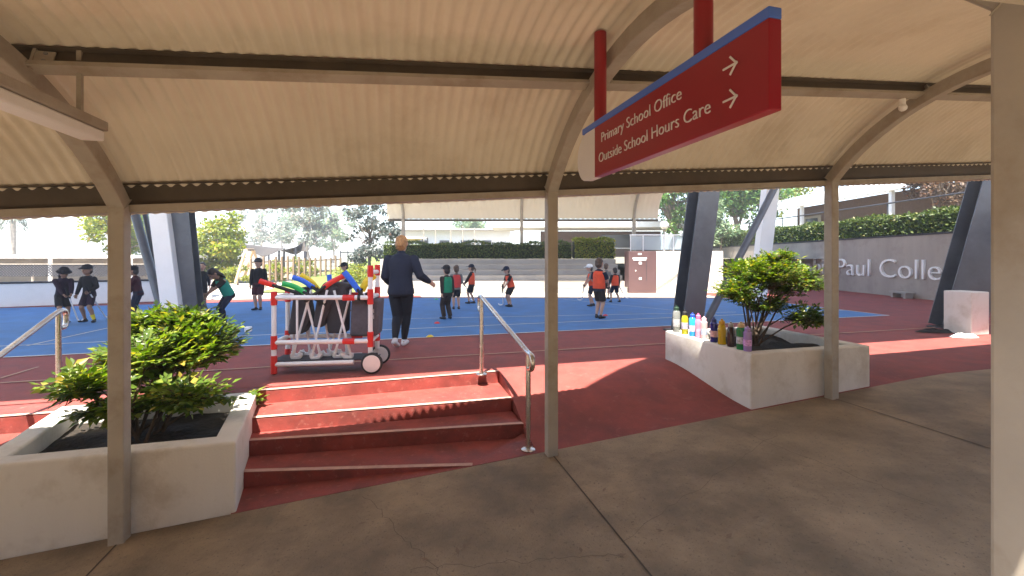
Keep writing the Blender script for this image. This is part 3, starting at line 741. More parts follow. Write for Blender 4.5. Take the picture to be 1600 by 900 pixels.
for x in (-8.4, -6.4, -4.4, -2.4): MB().box(V((x, 41.82, 2.3)), .9, .05, 1.0).build('window', M['glassdark'], b3_)
for i, x in enumerate((-5.2, -4.5, -3.6, -2.9, -2.2)):
    t = thing('thin_post', 'slim bare post standing behind the dark hedge', 'post', (x, 26, 1.2), 0, 'slim posts behind the hedge')
    MB().sweep([V((x, 26, 1.2)), V((x, 26, 2.9+.1*(i % 2)))], .03, 8).build('shaft', M['steel'], t); MB().ball(V((x, 26, 2.93+.1*(i % 2))), .05, .05, .05, 8, 6).build('finial', M['steel'], t)

# far canopy: a second walkway shelter seen beyond the court
fc = thing('covered_walkway', 'second curved cream walkway shelter beyond the court', 'walkway shelter', (0, 18.3, 1.2))
pr = []
for q in range(0, 91, 9):
    pr.append((14.6 + 3.7*math.sin(R(q)), 2.86 + 1.75*math.cos(R(q))))
X0, X1 = -5.15, 6.05
b = MB(); nx = 110
for off in (0,):
    vs_ = []
    for y, z in pr:
        for i in range(nx*2+1): vs_.append(V((X0 + (X1-X0)*i/(nx*2), y, z + .012*math.sin(i*math.pi/2))))
    w_ = nx*2+1
    b.add(vs_, [(j*w_+i, j*w_+i+1, (j+1)*w_+i+1, (j+1)*w_+i) for j in range(len(pr)-1) for i in range(w_-1)])
b.build('roof_sheet', M['sheet_far'], fc, smooth=True)
for x in (-4.5, 0.4, 5.05):
    MB().sweep([V((x, y, z-.07)) for y, z in pr], .06, 8).build('rib', M['steel'], fc, smooth='auto')
    MB().box(V((x, 18.28, 2.0)), .13, .13, 1.66).build('column', M['steel'], fc)
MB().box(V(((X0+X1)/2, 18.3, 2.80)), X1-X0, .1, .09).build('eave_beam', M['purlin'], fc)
MB().box(V((X0+.35, 18.34, 3.15)), .7, .04, .75).build('mesh_panel', mat('pale_mesh', (.46,.43,.33), .7, var=.25, scale=40), fc)

# shade sails
def sail(label, pts, m, cat='shade sail', sag=.35):
    pts = [V(p) for p in pts]; t = thing('shade_sail', label, cat, pts[0]); b = MB(); n = 10; c = sum(pts, V())/len(pts)
    def f(i, j):
        a = pts[0].lerp(pts[1], i/n); e = pts[3].lerp(pts[2], i/n); p = a.lerp(e, j/n)
        p.z -= sag*math.sin(math.pi*i/n)*math.sin(math.pi*j/n); return p
    b.grid(range(n+1), range(n+1), f)
    o = b.build('fabric', m, t, smooth=True); md = o.modifiers.new('s', 'SOLIDIFY'); md.thickness = .01
    for p in pts[:4]: MB().sweep([V((p.x, p.y, .3)), p], .05, 8).build('post', M['darksteel'], t)
sail('dark triangular shade sail over the playground', [P(364, 379, 24), P(412, 402, 22), P(444, 388, 24), P(420, 386, 28)], M['sail'])
sail('dark peaked shade sail right of the triangular one', [P(436, 392, 24), P(462, 386, 23), P(476, 377, 25), P(478, 393, 23)], M['sail'])
sail('tan shade sail behind the teacher', [P(610, 372, 36), P(660, 373, 33), P(668, 371, 34), P(625, 369, 38)], M['tansail'])
# playground swing frame
sw = thing('swing_frame', 'pale timber playground swing frame in front of the lime tree', 'swing frame', P(385, 440, 19))
apx = P(384, 390, 19.5); apx2 = P(396, 390, 21.5)
for p in ((368, 442, 19), (402, 442, 19)): MB().sweep([P(*p), apx], .06, 8).build('leg', M['tansail'], sw)
for p in ((380, 438, 22), (412, 438, 22)): MB().sweep([P(*p), apx2], .06, 8).build('leg', M['tansail'], sw)
MB().sweep([apx, apx2], .06, 8).build('crossbar', M['timber'], sw)

# ================================================================ trees
def tree(label, base, h, crown, trunk_r, lm, n, leaf, bark='bark', clumps=26, clump_r=.28, name='tree', group=None, lean=(0,0), low=.35, asp=.36):
    """crown = (rx, ry, rz) half sizes; its centre sits under the tree top"""
    base = V(base); t = thing(name, label, 'tree', base, random.uniform(0, 6), group); t.rotation_euler = (0,0,0)
    rx, ry, rz = crown; cc = base + V((lean[0], lean[1], h - rz)); mb = MB()
    top = base + V((lean[0]*.7, lean[1]*.7, h - rz*.7))
    k = 7; sp = [base.lerp(top, i/k) + V((random.uniform(-1,1), random.uniform(-1,1), 0))*trunk_r*.9*(0 < i) for i in range(k+1)]
    mb.sweep(sp, [trunk_r*(1.25 if i == 0 else 1)*(1-.75*i/k) for i in range(k+1)], 9)
    cl = []
    for i in range(clumps):
        u_ = unit(1)[0]; r_ = random.random()**.45
        c = cc + V((u_[0]*rx*r_, u_[1]*ry*r_, u_[2]*rz*r_))
        cl.append((c, clump_r*max(rx, rz)*random.uniform(.6, 1.25)))
        if i % 2 == 0:
            s = sp[min(k, int(k*low + random.random()*(k*(1-low))))]
            mid = s.lerp(c, .5) + V((0,0,random.uniform(-.1, .25)*rz*.4))
            mb.sweep([s, mid, c], [trunk_r*.36, trunk_r*.22, trunk_r*.07], 6)
    mb.build('trunk', M[bark], t, smooth='auto')
    w = np.array([r_**2 for _, r_ in cl]); w /= w.sum()
    ci = rng.choice(len(cl), n, p=w); cen = np.array([c[:] for c, _ in cl])[ci]; rad = np.array([r_ for _, r_ in cl])[ci]
    u_ = unit(n); rr = rng.random(n)**.5
    pos = cen + u_*(rad*rr)[:, None]*np.array([1, 1, .72])
    dirs = u_ + unit(n)*.9 + np.array([0, 0, -.25]); nor = u_*.5 + unit(n)*.6 + np.array([0, 0, .6])
    leaves('crown', pos, dirs, nor, leaf*rng.uniform(.55, 1.4, n), asp, M[lm], t)
    return t
def at(px, py, Y): return P(px, py, Y)
def base_at(px, Y, z): p = P(px, 400, Y); return V((p.x, p.y, z))
tree('lime green bushy tree right of the left grey column', base_at(342, 22, 0), 3.9, (1.35, 1.3, 1.9), .12, 'lime', 5200, .17, clumps=30)
tree('yellow green tree half hidden behind the left walkway column', base_at(186, 24, 0), 4.4, (1.7, 1.6, 1.5), .14, 'lime', 4200, .17, clumps=30)
tree('green tree behind the brace of the left column', base_at(236, 30, 0), 5.2, (2.2, 2, 2.2), .16, 'green', 4200, .2)
gums = [(482, 40, 6.6, (2.6, 2.2, 2.6), 'gum'), (408, 62, 9.0, (4.2, 3.5, 3.6), 'gum'), (440, 75, 9.4, (4.5, 4, 3.6), 'paleleaf'), (520, 58, 6.8, (3.6, 3, 2.6), 'paleleaf')]
gl = ['tall pale gum tree above the peaked shade sail', 'hazy grey gum tree far behind the triangular shade sail', 'hazy broad far tree between two gum trees', 'pale green far tree between the tall gum and the dark tree']
for (px, Y, h, cr, lm), lb in zip(gums, gl):
    tree(lb, base_at(px, Y, .4), h, cr, .16, lm, 2600, .2 + Y*.002, 'palebark', clumps=36, clump_r=.17, name='gum_tree', group='gum trees beyond the playground')
tree('dark leaved tree left of the teacher with sky showing through', base_at(578, 21, .4), 3.75, (1.25, 1.1, 1.5), .09, 'darkleaf', 2200, .15, clumps=34, clump_r=.18)
tree('low dark shrub at the foot of the dark leaved tree', base_at(562, 20, .3), 1.45, (.75, .6, .62), .05, 'darkleaf', 1600, .11, name='shrub', clumps=14)
tree('round yellow olive shrub behind the equipment cart', base_at(562, 18.5, 0), 1.02, (1.0, .7, .52), .05, 'lime', 2600, .07, name='shrub', clumps=26, clump_r=.3)
for px, Y, h, lb in ((432, 19.5, 1.15, 'grassy green shrub behind the timber fence'), (472, 20.5, 1.25, 'yellowish shrub at the right part of the timber fence'), (372, 20, 1.0, 'grassy low shrub under the swing frame')):
    tree(lb, base_at(px, Y, 0), h, (.7, .5, .55), .04, 'lime', 1300, .12, name='shrub', clumps=12, group='shrubs along the timber fence', asp=.2)
tree('big fresh green tree behind the end of the far shelter', base_at(1052, 27, 1.2), 6.6, (2.6, 2.4, 2.6), .2, 'green', 8000, .21, clumps=44)
tree('bright green tree behind the right grey column', base_at(1150, 30, 1.6), 7.4, (3.2, 2.6, 2.9), .22, 'green', 8000, .22, clumps=44)
tree('yellow green tree left of the brick building', base_at(1196, 33, 1.8), 7.6, (2.6, 2.4, 2.6), .2, 'lime', 6000, .22, clumps=36)
tree('feathery pale shrub in front of the hedge at its far end', base_at(1126, 25.5, 1.2), 3.6, (1.0, .9, 1.5), .07, 'paleleaf', 3200, .13, name='shrub', clumps=22)
tree('bronze leaved tree above the hedge at the right', base_at(1466, 16.6, 1.9), 3.9, (1.5, 1.4, 1.25), .09, 'bronze', 4600, .12, clumps=40, clump_r=.2)
tree('sparse tree far behind the low wall of the pavilion', base_at(730, 48, 1.2), 4.8, (2.2, 2, 1.9), .14, 'paleleaf', 2600, .25, 'palebark', clumps=22)
# bare palm trunk at far left
t = thing('palm_tree', 'slim palm with hanging dead fronds at the far left edge', 'tree', base_at(18, 30, 0))
q = base_at(18, 30, 0); top = q + V((.1, 0, 4.5)); MB().sweep([q, q.lerp(top, .5)+V((.06,0,0)), top], [.2, .15, .13], 9).build('trunk', M['palebark'], t, smooth='auto')
n = 700; a = rng.random(n)*6.28; r_ = rng.random(n); pos = np.array(top[:]) + np.stack([np.cos(a)*r_*.6, np.sin(a)*r_*.6, .25 - r_*1.7*rng.random(n)], 1)
leaves('crown', pos, np.stack([np.cos(a), np.sin(a), -1.6+0*a], 1), unit(n), .35*rng.uniform(.5, 1.3, n), .08, M['gum'], t)

# ================================================================ planter shrubs
def shrub(label, root, blobs, n_sprig, leaf, lm, stems=12, sub=9, spread=.16):
    """stems run from the root into each blob; sprigs of paired leaves sit inside the blobs"""
    t = thing('shrub', label, 'shrub', root, 0, 'shrubs in the planters'); root = V(root); mb = MB()
    P_, D_, N_, S_ = [], [], [], []
    wt = [max(1, int(n_sprig*w)) for *_, w in blobs]
    for (c, r, w), ns in zip(blobs, wt):
        c = V(c); r = V(r); ms = max(2, int(stems*w))
        hubs = []
        for _ in range(ms):
            u_ = V(unit(1)[0]); e = c + V((u_.x*r.x, u_.y*r.y, u_.z*r.z))*.55
            s = root + V((random.uniform(-spread, spread), random.uniform(-spread, spread), 0))
            m1 = s.lerp(e, .4) + V((random.uniform(-.05, .05), random.uniform(-.05, .05), .10)); m2 = s.lerp(e, .75) + V((random.uniform(-.04,.04), random.uniform(-.04,.04), .06))
            mb.sweep([s, m1, m2, e], [.012, .009, .006, .003], 6); hubs.append((m2, e))
        for _ in range(ns):
            u_ = V(unit(1)[0]); k = random.random()**.35
            if u_.z < -.3: k *= .8
            tip = c + V((u_.x*r.x, u_.y*r.y, u_.z*r.z))*k
            h = min(hubs, key=lambda q: (q[1]-tip).length)[random.random() < .7]
            g = (tip - h); g = g.normalized() if g.length > 1e-4 else V((0,0,1)); g = (g + V((0,0,.35)) + u_*.5).normalized()
            st = tip - g*random.uniform(.10, .18); mb.sweep([h.lerp(st, .25), st, tip], [.003, .0024, .0012], 4)
            sd = g.cross(V((0,0,1))); sd = sd.normalized() if sd.length > .05 else V((1,0,0)); up = sd.cross(g)
            for j in range(sub):
                f = j/(sub-1); p = st.lerp(tip, .1+.9*f); side = sd*(1 if j % 2 else -1)
                dd = (g*(.55+.9*f*(j == sub-1)) + side*(1-.9*(j == sub-1)) + V(unit(1)[0])*.28 - V((0,0,.12)))
                P_.append(p[:]); D_.append(dd[:]); N_.append((up + V((0,0,.5)) + V(unit(1)[0])*.35)[:]); S_.append(leaf*random.uniform(.5, 1.1)*(1.35 if random.random() < .2 else 1))
    mb.build('stem', M['stem'], t, smooth='auto')
    leaves('foliage', np.array(P_), np.array(D_), np.array(N_), np.array(S_), .29, M[lm], t, fold=.16)
    return t
shrub('bushy green shrub with sunlit leaf tops in the left planter', U(-1.95, 4.15, -.12),
      [(P(270, 520, 4.10), (.40, .36, .26), .26), (P(235, 560, 3.78), (.44, .30, .27), .24), (P(325, 535, 4.12), (.32, .28, .26), .17), (P(118, 600, 3.42), (.30, .2, .15), .06),
       (P(285, 618, 3.62), (.44, .26, .17), .13), (P(165, 640, 3.45), (.34, .18, .13), .06), (P(392, 622, 4.2), (.13, .1, .07), .012), (P(300, 500, 4.12), (.26, .2, .16), .09), (P(225, 500, 4.0), (.24, .2, .16), .06)], 1200, .076, 'shrub', 15)
shrub('spreading green shrub on a bent trunk in the right planter', U(4.05, 4.25, .24),
      [(P(1185, 425, 5.35), (.48, .45, .20), .34), (P(1240, 440, 5.5), (.36, .4, .24), .22), (P(1150, 455, 5.2), (.30, .35, .17), .14), (P(1200, 475, 5.3), (.36, .3, .13), .10),
       (P(1262, 495, 5.35), (.25, .3, .17), .10), (P(1215, 402, 5.4), (.26, .25, .12), .08)], 1350, .054, 'shrub2', 16, spread=.05)
b = MB()

# ================================================================ people
def ik(a, c, l1, l2, hint):
    d = c - a; L = max(1e-4, min(d.length, (l1+l2)*.998)); dn = d.normalized()
    x = (l1*l1 - l2*l2 + L*L)/(2*L); hgt_ = math.sqrt(max(0, l1*l1 - x*x)); h = hint - dn*hint.dot(dn)
    h = h.normalized() if h.length > 1e-5 else dn.orthogonal()
    return a + dn*x + h*hgt_, a + dn*L
def remeshed(mb, name, vox, smooth_it=4):
    me = mb.mesh('tmp'); o = bpy.data.objects.new('tmp', me); C.objects.link(o)
    r = o.modifiers.new('r', 'REMESH'); r.mode = 'VOXEL'; r.voxel_size = vox; r.use_smooth_shade = True
    if smooth_it: s = o.modifiers.new('s', 'SMOOTH'); s.factor = .5; s.iterations = smooth_it
    out = bpy.data.meshes.new_from_object(o.evaluated_get(bpy.context.evaluated_depsgraph_get()))
    bpy.data.objects.remove(o); bpy.data.meshes.remove(me); out.name = name
    out.materials.clear(); return out
def person(label, foot_px, H, yaw, group='children playing on the court', kid=True, pelvis=(0, 0, .515), lean=(0, 0), feet=((.06, -.01, 0), (-.06, .0, 0)),
           hands=((.14, -.06, .47), (-.14, -.06, .47)), head_yaw=0, head_pitch=0, skin='skin', hair=('short', 'hair_dark'), hat=None, top='blackcloth', sleeve='long', bottom='blackcloth', leg='shorts',
           bib=None, shoes='black', toe=(0, 0), socks=None, foot_pitch=(0, 0), elbow=((.6, .6, -.3), (-.6, .6, -.3)), Y=None, curl=(.5, .5), wide=1.0, hood=False, z0=.006, knee=((0,-1,0), (0,-1,0))):
    loc = G(*foot_px, z0) if Y is None else V(((foot_px[0]-800)/F*Y, Y, z0))
    t = thing('person', label, 'person', loc, 0, group)
    Mw = Matrix.Translation(loc) @ Matrix.Rotation(yaw, 4, 'Z')
    def w(p): return Mw @ (V(p)*H)
    S = V((math.sin(lean[1]), -math.sin(lean[0])*math.cos(lean[1]), math.cos(lean[0])*math.cos(lean[1])))
    side = V((1,0,0)); side = (side - S*side.dot(S)).normalized(); fr = -S.cross(side)*-1
    fwd = side.cross(S)*1.0
    if fwd.y > 0: fwd = -fwd
    pel = V(pelvis); hk = 1.2 if kid else 1.0; W = wide
    sp = lambda d: pel + S*d
    torso = [(-.055,.05,.05), (-.03,.082,.062), (0,.089,.068), (.05,.082,.062), (.11,.076,.058), (.18,.085,.062), (.235,.092,.06), (.268,.082,.053), (.292,.062,.044), (.312,.042,.036)]
    sh = [sp(.262) + side*(.098*W) , sp(.262) - side*(.098*W)]
    hip = [pel + side*(.047*W) - V((0,0,.02)), pel - side*(.047*W) - V((0,0,.02))]
    neck = sp(.30); hd0 = sp(.345) + fwd*.012
    hr = Matrix.Rotation(head_yaw, 3, 'Z'); hf = (hr @ (fwd*math.cos(head_pitch) - S*math.sin(head_pitch))).normalized(); hu = (hr @ (S*math.cos(head_pitch) + fwd*math.sin(head_pitch))).normalized(); hs = hf.cross(hu).normalized()*-1
    hc = hd0 + hu*.062*hk
    arms, legs = [], []
    for i in (0, 1):
        e, hnd = ik(sh[i], V(hands[i]), .155, .14, V(elbow[i])); arms.append((sh[i], e, hnd))
        f = V(feet[i]); an = f + V((0, .012, .042)); an = f + Matrix.Rotation(0, 3, 'X') @ V((0, .0, .045 + .05*math.sin(foot_pitch[i])))
        k, an2 = ik(hip[i], an, .238, .232, V(knee[i])); legs.append((hip[i], k, an2))
    # --- body: one continuous surface
    b = MB()
    def loft(b, rings, inf=0, d0=-9, d1=9):
        rr = [q for q in rings if d0 <= q[0] <= d1]
        b.sweep([w(sp(q[0])) for q in rr], [((q[1]*W+inf)*H, (q[2]*W+inf)*H) for q in rr], 18, side=Mw.to_3x3() @ side)
    loft(b, torso)
    b.capsule(w(neck - S*.02), w(hd0 + hu*.03), .031*H*W, .030*H, 10)
    ax3 = tuple((Mw.to_3x3() @ q) for q in (hs, hf, hu))
    b.ball(w(hc + hu*.012), .052*hk*H, .062*hk*H, .064*hk*H, 16, 12, ax3)
    b.ball(w(hc - hu*.03 + hf*.012), .041*hk*H, .048*hk*H, .045*hk*H, 14, 10, ax3)
    b.capsule(w(hc + hf*.058*hk + hu*.004), w(hc + hf*.07*hk - hu*.014*hk), .006*H*hk, .0105*H*hk, 8)
    for s_ in (-1, 1): b.ball(w(hc + hs*(s_*.053*hk) - hf*.004), .008*H*hk, .014*H*hk, .019*H*hk, 8, 6, ax3)
    for i, (a, e, h) in enumerate(arms):
        b.capsule(w(a), w(e), .033*H*W, .025*H*W, 10); b.capsule(w(e), w(h), .0255*H*W, .0165*H, 10)
        d = (h - e).normalized(); sgn = 1 if i == 0 else -1
        pn_ = V((-sgn, -.3, 0)); pn_ = (pn_ - d*pn_.dot(d)).normalized(); wd = d.cross(pn_).normalized()
        if wd.y > 0: wd = -wd      # thumb side faces forward
        b.sweep([w(h - d*.004), w(h + d*.018), w(h + d*.045)], [(.021*H*.9, .0125*H), (.023*H, .0115*H), (.021*H, .0095*H)], 10, side=Mw.to_3x3() @ wd)
        for q in range(4):
            c0 = h + d*.042 + wd*(.017 - .0112*q); ln = (.040, .045, .042, .033)[q]*(1 if not kid else .98); cu_ = curl[i]*1.5; dd = d.copy(); p0 = c0
            for sgm in range(3):
                dd = (d*math.cos(cu_*(sgm+.6)*.75) + pn_*math.sin(cu_*(sgm+.6)*.75)).normalized(); p1 = p0 + dd*(ln*(.42, .32, .26)[sgm]); b.capsule(w(p0), w(p1), .0062*H, .0056*H, 6); p0 = p1
        th0 = h + d*.010 + wd*.018; th1 = th0 + (d*.6 + wd*.75 + pn_*.25).normalized()*.024; th2 = th1 + (d*.9 + wd*.2 + pn_*.4*(1+curl[i])).normalized()*.022
        b.capsule(w(th0), w(th1), .008*H, .0068*H, 6); b.capsule(w(th1), w(th2), .0068*H, .0058*H, 6)
    for i, (a, k, an) in enumerate(legs):
        b.capsule(w(a), w(k), .054*H*W, .035*H*W, 12); c_ = k.lerp(an, .32) + V((0, .008, 0)); b.capsule(w(k), w(c_), .034*H*W, .034*H*W, 10); b.capsule(w(c_), w(an), .033*H*W, .019*H, 10)
        tn = toe[i]; fd = V((math.sin(tn), -math.cos(tn), -math.sin(foot_pitch[i]))); b.capsule(w(an - V((0,0,.02)) - fd*.02), w(an - V((0,0,.028)) + fd*.085), .02*H, .016*H, 8)
    link('body', remeshed(b, 'body', .0046*H/1.1 if H < 1.4 else .0052, 3), M[skin], t)
    # --- clothes
    vx = .0065*H/1.1
    if top:
        b = MB(); inf = .014 if hood else .010
        loft(b, [(-.055,.092,.07), (-.02,.093,.071)] + torso[2:], inf)
        for a, e, h in arms:
            if sleeve == 'long': b.capsule(w(a), w(e), .0395*H*W+.004, .032*H*W+.003, 12); b.sweep([w(e - (h-e).normalized()*.01), w(e.lerp(h, .5)), w(e.lerp(h, .94))], [.033*H*W+.003, .028*H*W+.003, .0225*H+.003], 12)
            else: b.sweep([w(a - (e-a)*.1), w(a.lerp(e, .3)), w(a.lerp(e, .78))], [.038*H, .042*H, .041*H], 12)
        if hood: b.ball(w(neck - fwd*.035 - S*.012), .062*H, .04*H, .032*H, 14, 8, ax3); b.capsule(w(neck - S*.015), w(neck + S*.012), .048*H, .044*H, 12)
        else: b.capsule(w(neck - S*.025), w(neck + S*.003), .043*H, .038*H, 12)
        link('hoodie' if hood else 'shirt', remeshed(b, 'shirt', vx, 3), M[top], t)
    if bib:
        b = MB(); loft(b, [(-.01,.098,.076), (.05,.098,.076), (.11,.094,.073), (.18,.097,.073), (.235,.096,.069), (.268,.084,.06), (.29,.064,.05)], .009)
        link('bib', remeshed(b, 'bib', vx, 3), M[bib], t)
    b = MB(); loft(b, [(-.075,.07,.064), (-.045,.091,.07), (0,.094,.073), (.03,.088,.068)], .008)
    for a, k, an in legs:
        if leg == 'shorts': b.sweep([w(a + V((0,0,.01))), w(a.lerp(k, .45)), w(a.lerp(k, .86))], [.058*H*W, .058*H*W, .055*H*W], 12)
        elif leg == 'pants': b.capsule(w(a), w(k), .060*H*W, .047*H*W, 12); b.sweep([w(k - (an-k)*.06), w(k.lerp(an, .5)), w(k.lerp(an, .98))], [.046*H*W, .044*H*W, .042*H], 12)
        else: b.capsule(w(a), w(k), .0575*H*W, .0385*H*W, 12); c_ = k.lerp(an, .32) + V((0, .008, 0)); b.capsule(w(k), w(c_), .038*H*W, .0375*H*W, 12); b.sweep([w(c_ - (an-c_)*.1), w(c_.lerp(an, .5)), w(c_.lerp(an, .97))], [.037*H*W, .030*H*W, .0235*H], 12)
    link({'shorts': 'shorts', 'pants': 'trousers', 'tights': 'leggings'}[leg], remeshed(b, 'shorts', vx, 3), M[bottom], t)
    for i, (a, k, an) in enumerate(legs):
        tn = toe[i]; fp = foot_pitch[i]; fd = V((math.sin(tn)*math.cos(fp), -math.cos(tn)*math.cos(fp), -math.sin(fp))); up = V((0,0,1)); up = (up - fd*up.dot(fd)).normalized(); c0 = an - up*.026
        b = MB(); b.sweep([w(c0 - fd*.042), w(c0 - fd*.03), w(c0 + fd*.02), w(c0 + fd*.07), w(c0 + fd*.098), w(c0 + fd*.108)],
                          [(.014*H, .012*H), (.024*H, .022*H), (.027*H, .024*H), (.031*H, .019*H), (.024*H, .014*H), (.010*H, .008*H)], 12, side=Mw.to_3x3() @ fd.cross(up))
        b.capsule(w(an - up*.02), w(an + up*.004), .027*H, .025*H, 10)
        link('shoe', remeshed(b, 'shoe', .005*H, 2), M[shoes], t)
        if socks and i in socks:
            b = MB().sweep([w(an), w(an.lerp(k, .22)), w(an.lerp(k, .4))], [.023*H, .029*H, .035*H], 12); b.build('sock', M[socks[i]], t, smooth='auto')
    # --- head details
    for s_ in (-1, 1): MB().ball(w(hc + hs*(s_*.021*hk) + hf*.0535*hk + hu*.016*hk), .0075*H*hk, .006*H*hk, .0052*H*hk, 8, 6, ax3).build('eye', M['eye'], t, smooth=True)
    MB().ball(w(hc + hf*.056*hk - hu*.036*hk), .015*H*hk, .006*H*hk, .005*H*hk, 8, 6, ax3).build('mouth', M['lip'], t, smooth=True)
    style, hm = hair; b = MB()
    if style != 'none':
        b.ball(w(hc + hu*.022*hk - hf*.008*hk), .0565*hk*H, .063*hk*H, .062*hk*H, 16, 12, ax3)
        b.ball(w(hc - hu*.012*hk - hf*.026*hk), .052*hk*H, .044*hk*H, .056*hk*H, 14, 10, ax3)
        if style == 'pony': b.sweep([w(hc + hu*.02 - hf*.065*hk), w(hc - hu*.03*hk - hf*.095*hk), w(hc - hu*.11*hk - hf*.085*hk)], [.018*H, .024*H, .008*H], 10)
        if style == 'long': b.sweep([w(hc - hf*.035*hk), w(hc - hu*.08*hk - hf*.05*hk), w(hc - hu*.15*hk - hf*.045*hk)], [(.055*H, .035*H), (.06*H, .03*H), (.045*H, .015*H)], 12, side=ax3[0])
        if style == 'bun': b.ball(w(hc - hu*.005 - hf*.062*hk), .034*H, .026*H, .03*H, 12, 8, ax3)
        # keep the face free: the front of the cap of hair sits above the brow
        link('hair', remeshed(b, 'hair', .005*H, 2), M[hm], t)
    if hat:
        kind, hm2 = hat; b = MB()
        b.ball(w(hc + hu*.034*hk - hf*.004*hk), .0605*hk*H, .069*hk*H, .056*hk*H, 16, 10, ax3)
        if kind == 'cap': b.sweep([w(hc + hu*.04*hk + hf*.045*hk), w(hc + hu*.036*hk + hf*.085*hk), w(hc + hu*.026*hk + hf*.118*hk)], [(.052*hk*H, .006*H), (.048*hk*H, .005*H), (.026*hk*H, .004*H)], 14, side=ax3[0])
        else: b.lathe(w(hc + hu*.012*hk), [(.05*hk*H, .035*H), (.068*hk*H, .026*H), (.088*hk*H, .002*H), (.09*hk*H, -.003*H), (.066*hk*H, .012*H)], 20, axis=ax3[2])
        link('hat', remeshed(b, 'hat', .0048*H, 1), M[hm2], t)
    return t, (lambda p: w(p)), arms
def stick(label, hand, foot, group='hockey sticks in play', m='white', hook=V((1,0,0)), over=.16, grip='black'):
    hand, foot = V(hand), V(foot); d = (foot-hand).normalized(); top = hand - d*over; hk = hook.normalized()
    t = thing('hockey_stick', label, 'hockey stick', foot, 0, group)
    MB().sweep(bend([top, foot + V((0,0,.03)), foot + hk*.09 + V((0,0,.02)), foot + hk*.12 + V((0,0,.06))], 4, .05), .0125, 8).build('shaft', M[m], t, smooth='auto')
    MB().sweep([top - d*.005, top + d*.22], .016, 8).build('grip', M[grip], t, smooth='auto')
PI = math.pi
def hold(w, p): return w(p)
# teacher walking away, right arm held out
person('teacher seen from behind in navy hoodie and leggings, walking, one arm held out', (626, 541), 1.60, PI, group='people on the court', kid=False, pelvis=(0, -.01, .525), lean=(.04, 0),
       feet=((.022, .11, .012), (-.02, -.05, 0)), hands=((.13, -.12, .56), (-.25, -.10, .575)), skin='skin', hair=('bun', 'hair_fair'), top='navy', bottom='leggings', leg='tights', shoes='sneaker', foot_pitch=(.45, 0), elbow=((.25, .9, -.3), (-.25, .5, -1)), hood=True, wide=1.16, curl=(.5, .25))
_, w, _ = person('child in wide dark hat and plum jacket sweeping a white stick at far left', (98, 505), 1.10, PI*.5-.6, lean=(.22, 0), pelvis=(0, .03, .50), feet=((.07, .05, 0), (-.07, -.06, 0)), hands=((.07, -.2, .52), (.0, -.2, .46)), hat=('wide', 'blackcloth'), top='plum', bottom='blackcloth', skin='skin2', curl=(1, 1), hair=('long', 'hair_dark'), head_pitch=.2)
stick('white hockey stick held by the child in the wide hat', w((.035, -.2, .50)), G(122, 503, .01), hook=V((1,-.2,0)))
_, w, _ = person('child in black cap and dark shirt with one yellow sock', (138, 503), 1.13, .05, pelvis=(0, .02, .50), lean=(.08, 0), feet=((.125, -.03, 0), (-.08, .03, 0)), hands=((.13, -.13, .54), (-.12, -.10, .46)), hat=('cap', 'blackcloth'), top='blackcloth', sleeve='long', bottom='plum', skin='skin2', shoes='black', socks={0: 'sockyellow'}, curl=(1, .8), toe=(.5, -.3))
stick('hockey stick of the child with the yellow sock', w((.13, -.14, .54)), G(165, 498, .01), hook=V((.6,.6,0)), m='white')
person('child in maroon top half hidden by the left walkway column', (216, 500), 1.08, -1.2, lean=(.15, 0), hat=('cap', 'blackcloth'), top='maroonc', bottom='navy', leg='pants', hands=((.12, -.16, .5), (-.1, -.17, .5)), Y=9.2, skin='skin2')
person('child in black behind the left grey column, only an edge showing', (316, 484), 1.12, .5, top='blackcloth', bottom='blackcloth', Y=11.2)
_, w, _ = person('child in teal bib bending over a hockey stick, long dark hair', (349, 507), 1.18, -.55, pelvis=(.02, .07, .49), lean=(.52, .06), feet=((.10, -.02, 0), (-.10, .03, 0)), hands=((-.04, -.27, .47), (-.08, -.25, .42)), hair=('long', 'hair_dark'), top='brownc', sleeve='short', bib='tealbib', bottom='navy', leg='tights', curl=(1, 1), head_pitch=.35, skin='skin2')
stick('hockey stick of the bending child in the teal bib', w((-.06, -.27, .45)), G(330, 501, .01), hook=V((-1,0,0)), m='grey')
person('child in black jacket and shorts standing still with arms down', (404, 484), 1.22, .12, pelvis=(0, 0, .52), hands=((.15, -.02, .47), (-.14, -.03, .47)), hat=('cap', 'hair_dark'), top='blackcloth', sleeve='long', bottom='maroonc', shoes='black', hair=('short', 'hair_dark'), feet=((.04, 0, 0), (-.045, -.01, 0)), toe=(.2, -.4), wide=1.1)
_, w, _ = person('child in black shirt and cap behind the equipment cart', (540, 481), 1.12, -.7, hat=('cap', 'blackcloth'), top='blackcloth', sleeve='short', bottom='blackcloth', hands=((.1, -.2, .55), (-.06, -.22, .5)), head_pitch=.25, skin='skin')
stick('hockey stick of the child behind the cart', w((.02, -.22, .52)), G(560, 484, .01), hook=V((1,0,0)))
person('child in green bib and dark trousers turned sideways beside the teacher', (698, 498), 1.09, PI+.75, hat=('cap', 'blackcloth'), top='brownc', sleeve='long', bib='greenbib', bottom='brownc', leg='pants', hands=((.12, .02, .48), (-.13, .02, .48)), feet=((.06, 0, 0), (-.07, .02, 0)), toe=(.3, -.3), wide=1.08)
person('child in red bib standing right behind the green bib child', (713, 483), 1.06, PI+.3, hair=('pony', 'hair_brown'), top='greycloth', sleeve='long', bib='redbib', bottom='blackcloth', hands=((.05, -.15, .55), (-.09, -.15, .55)), wide=1.05)
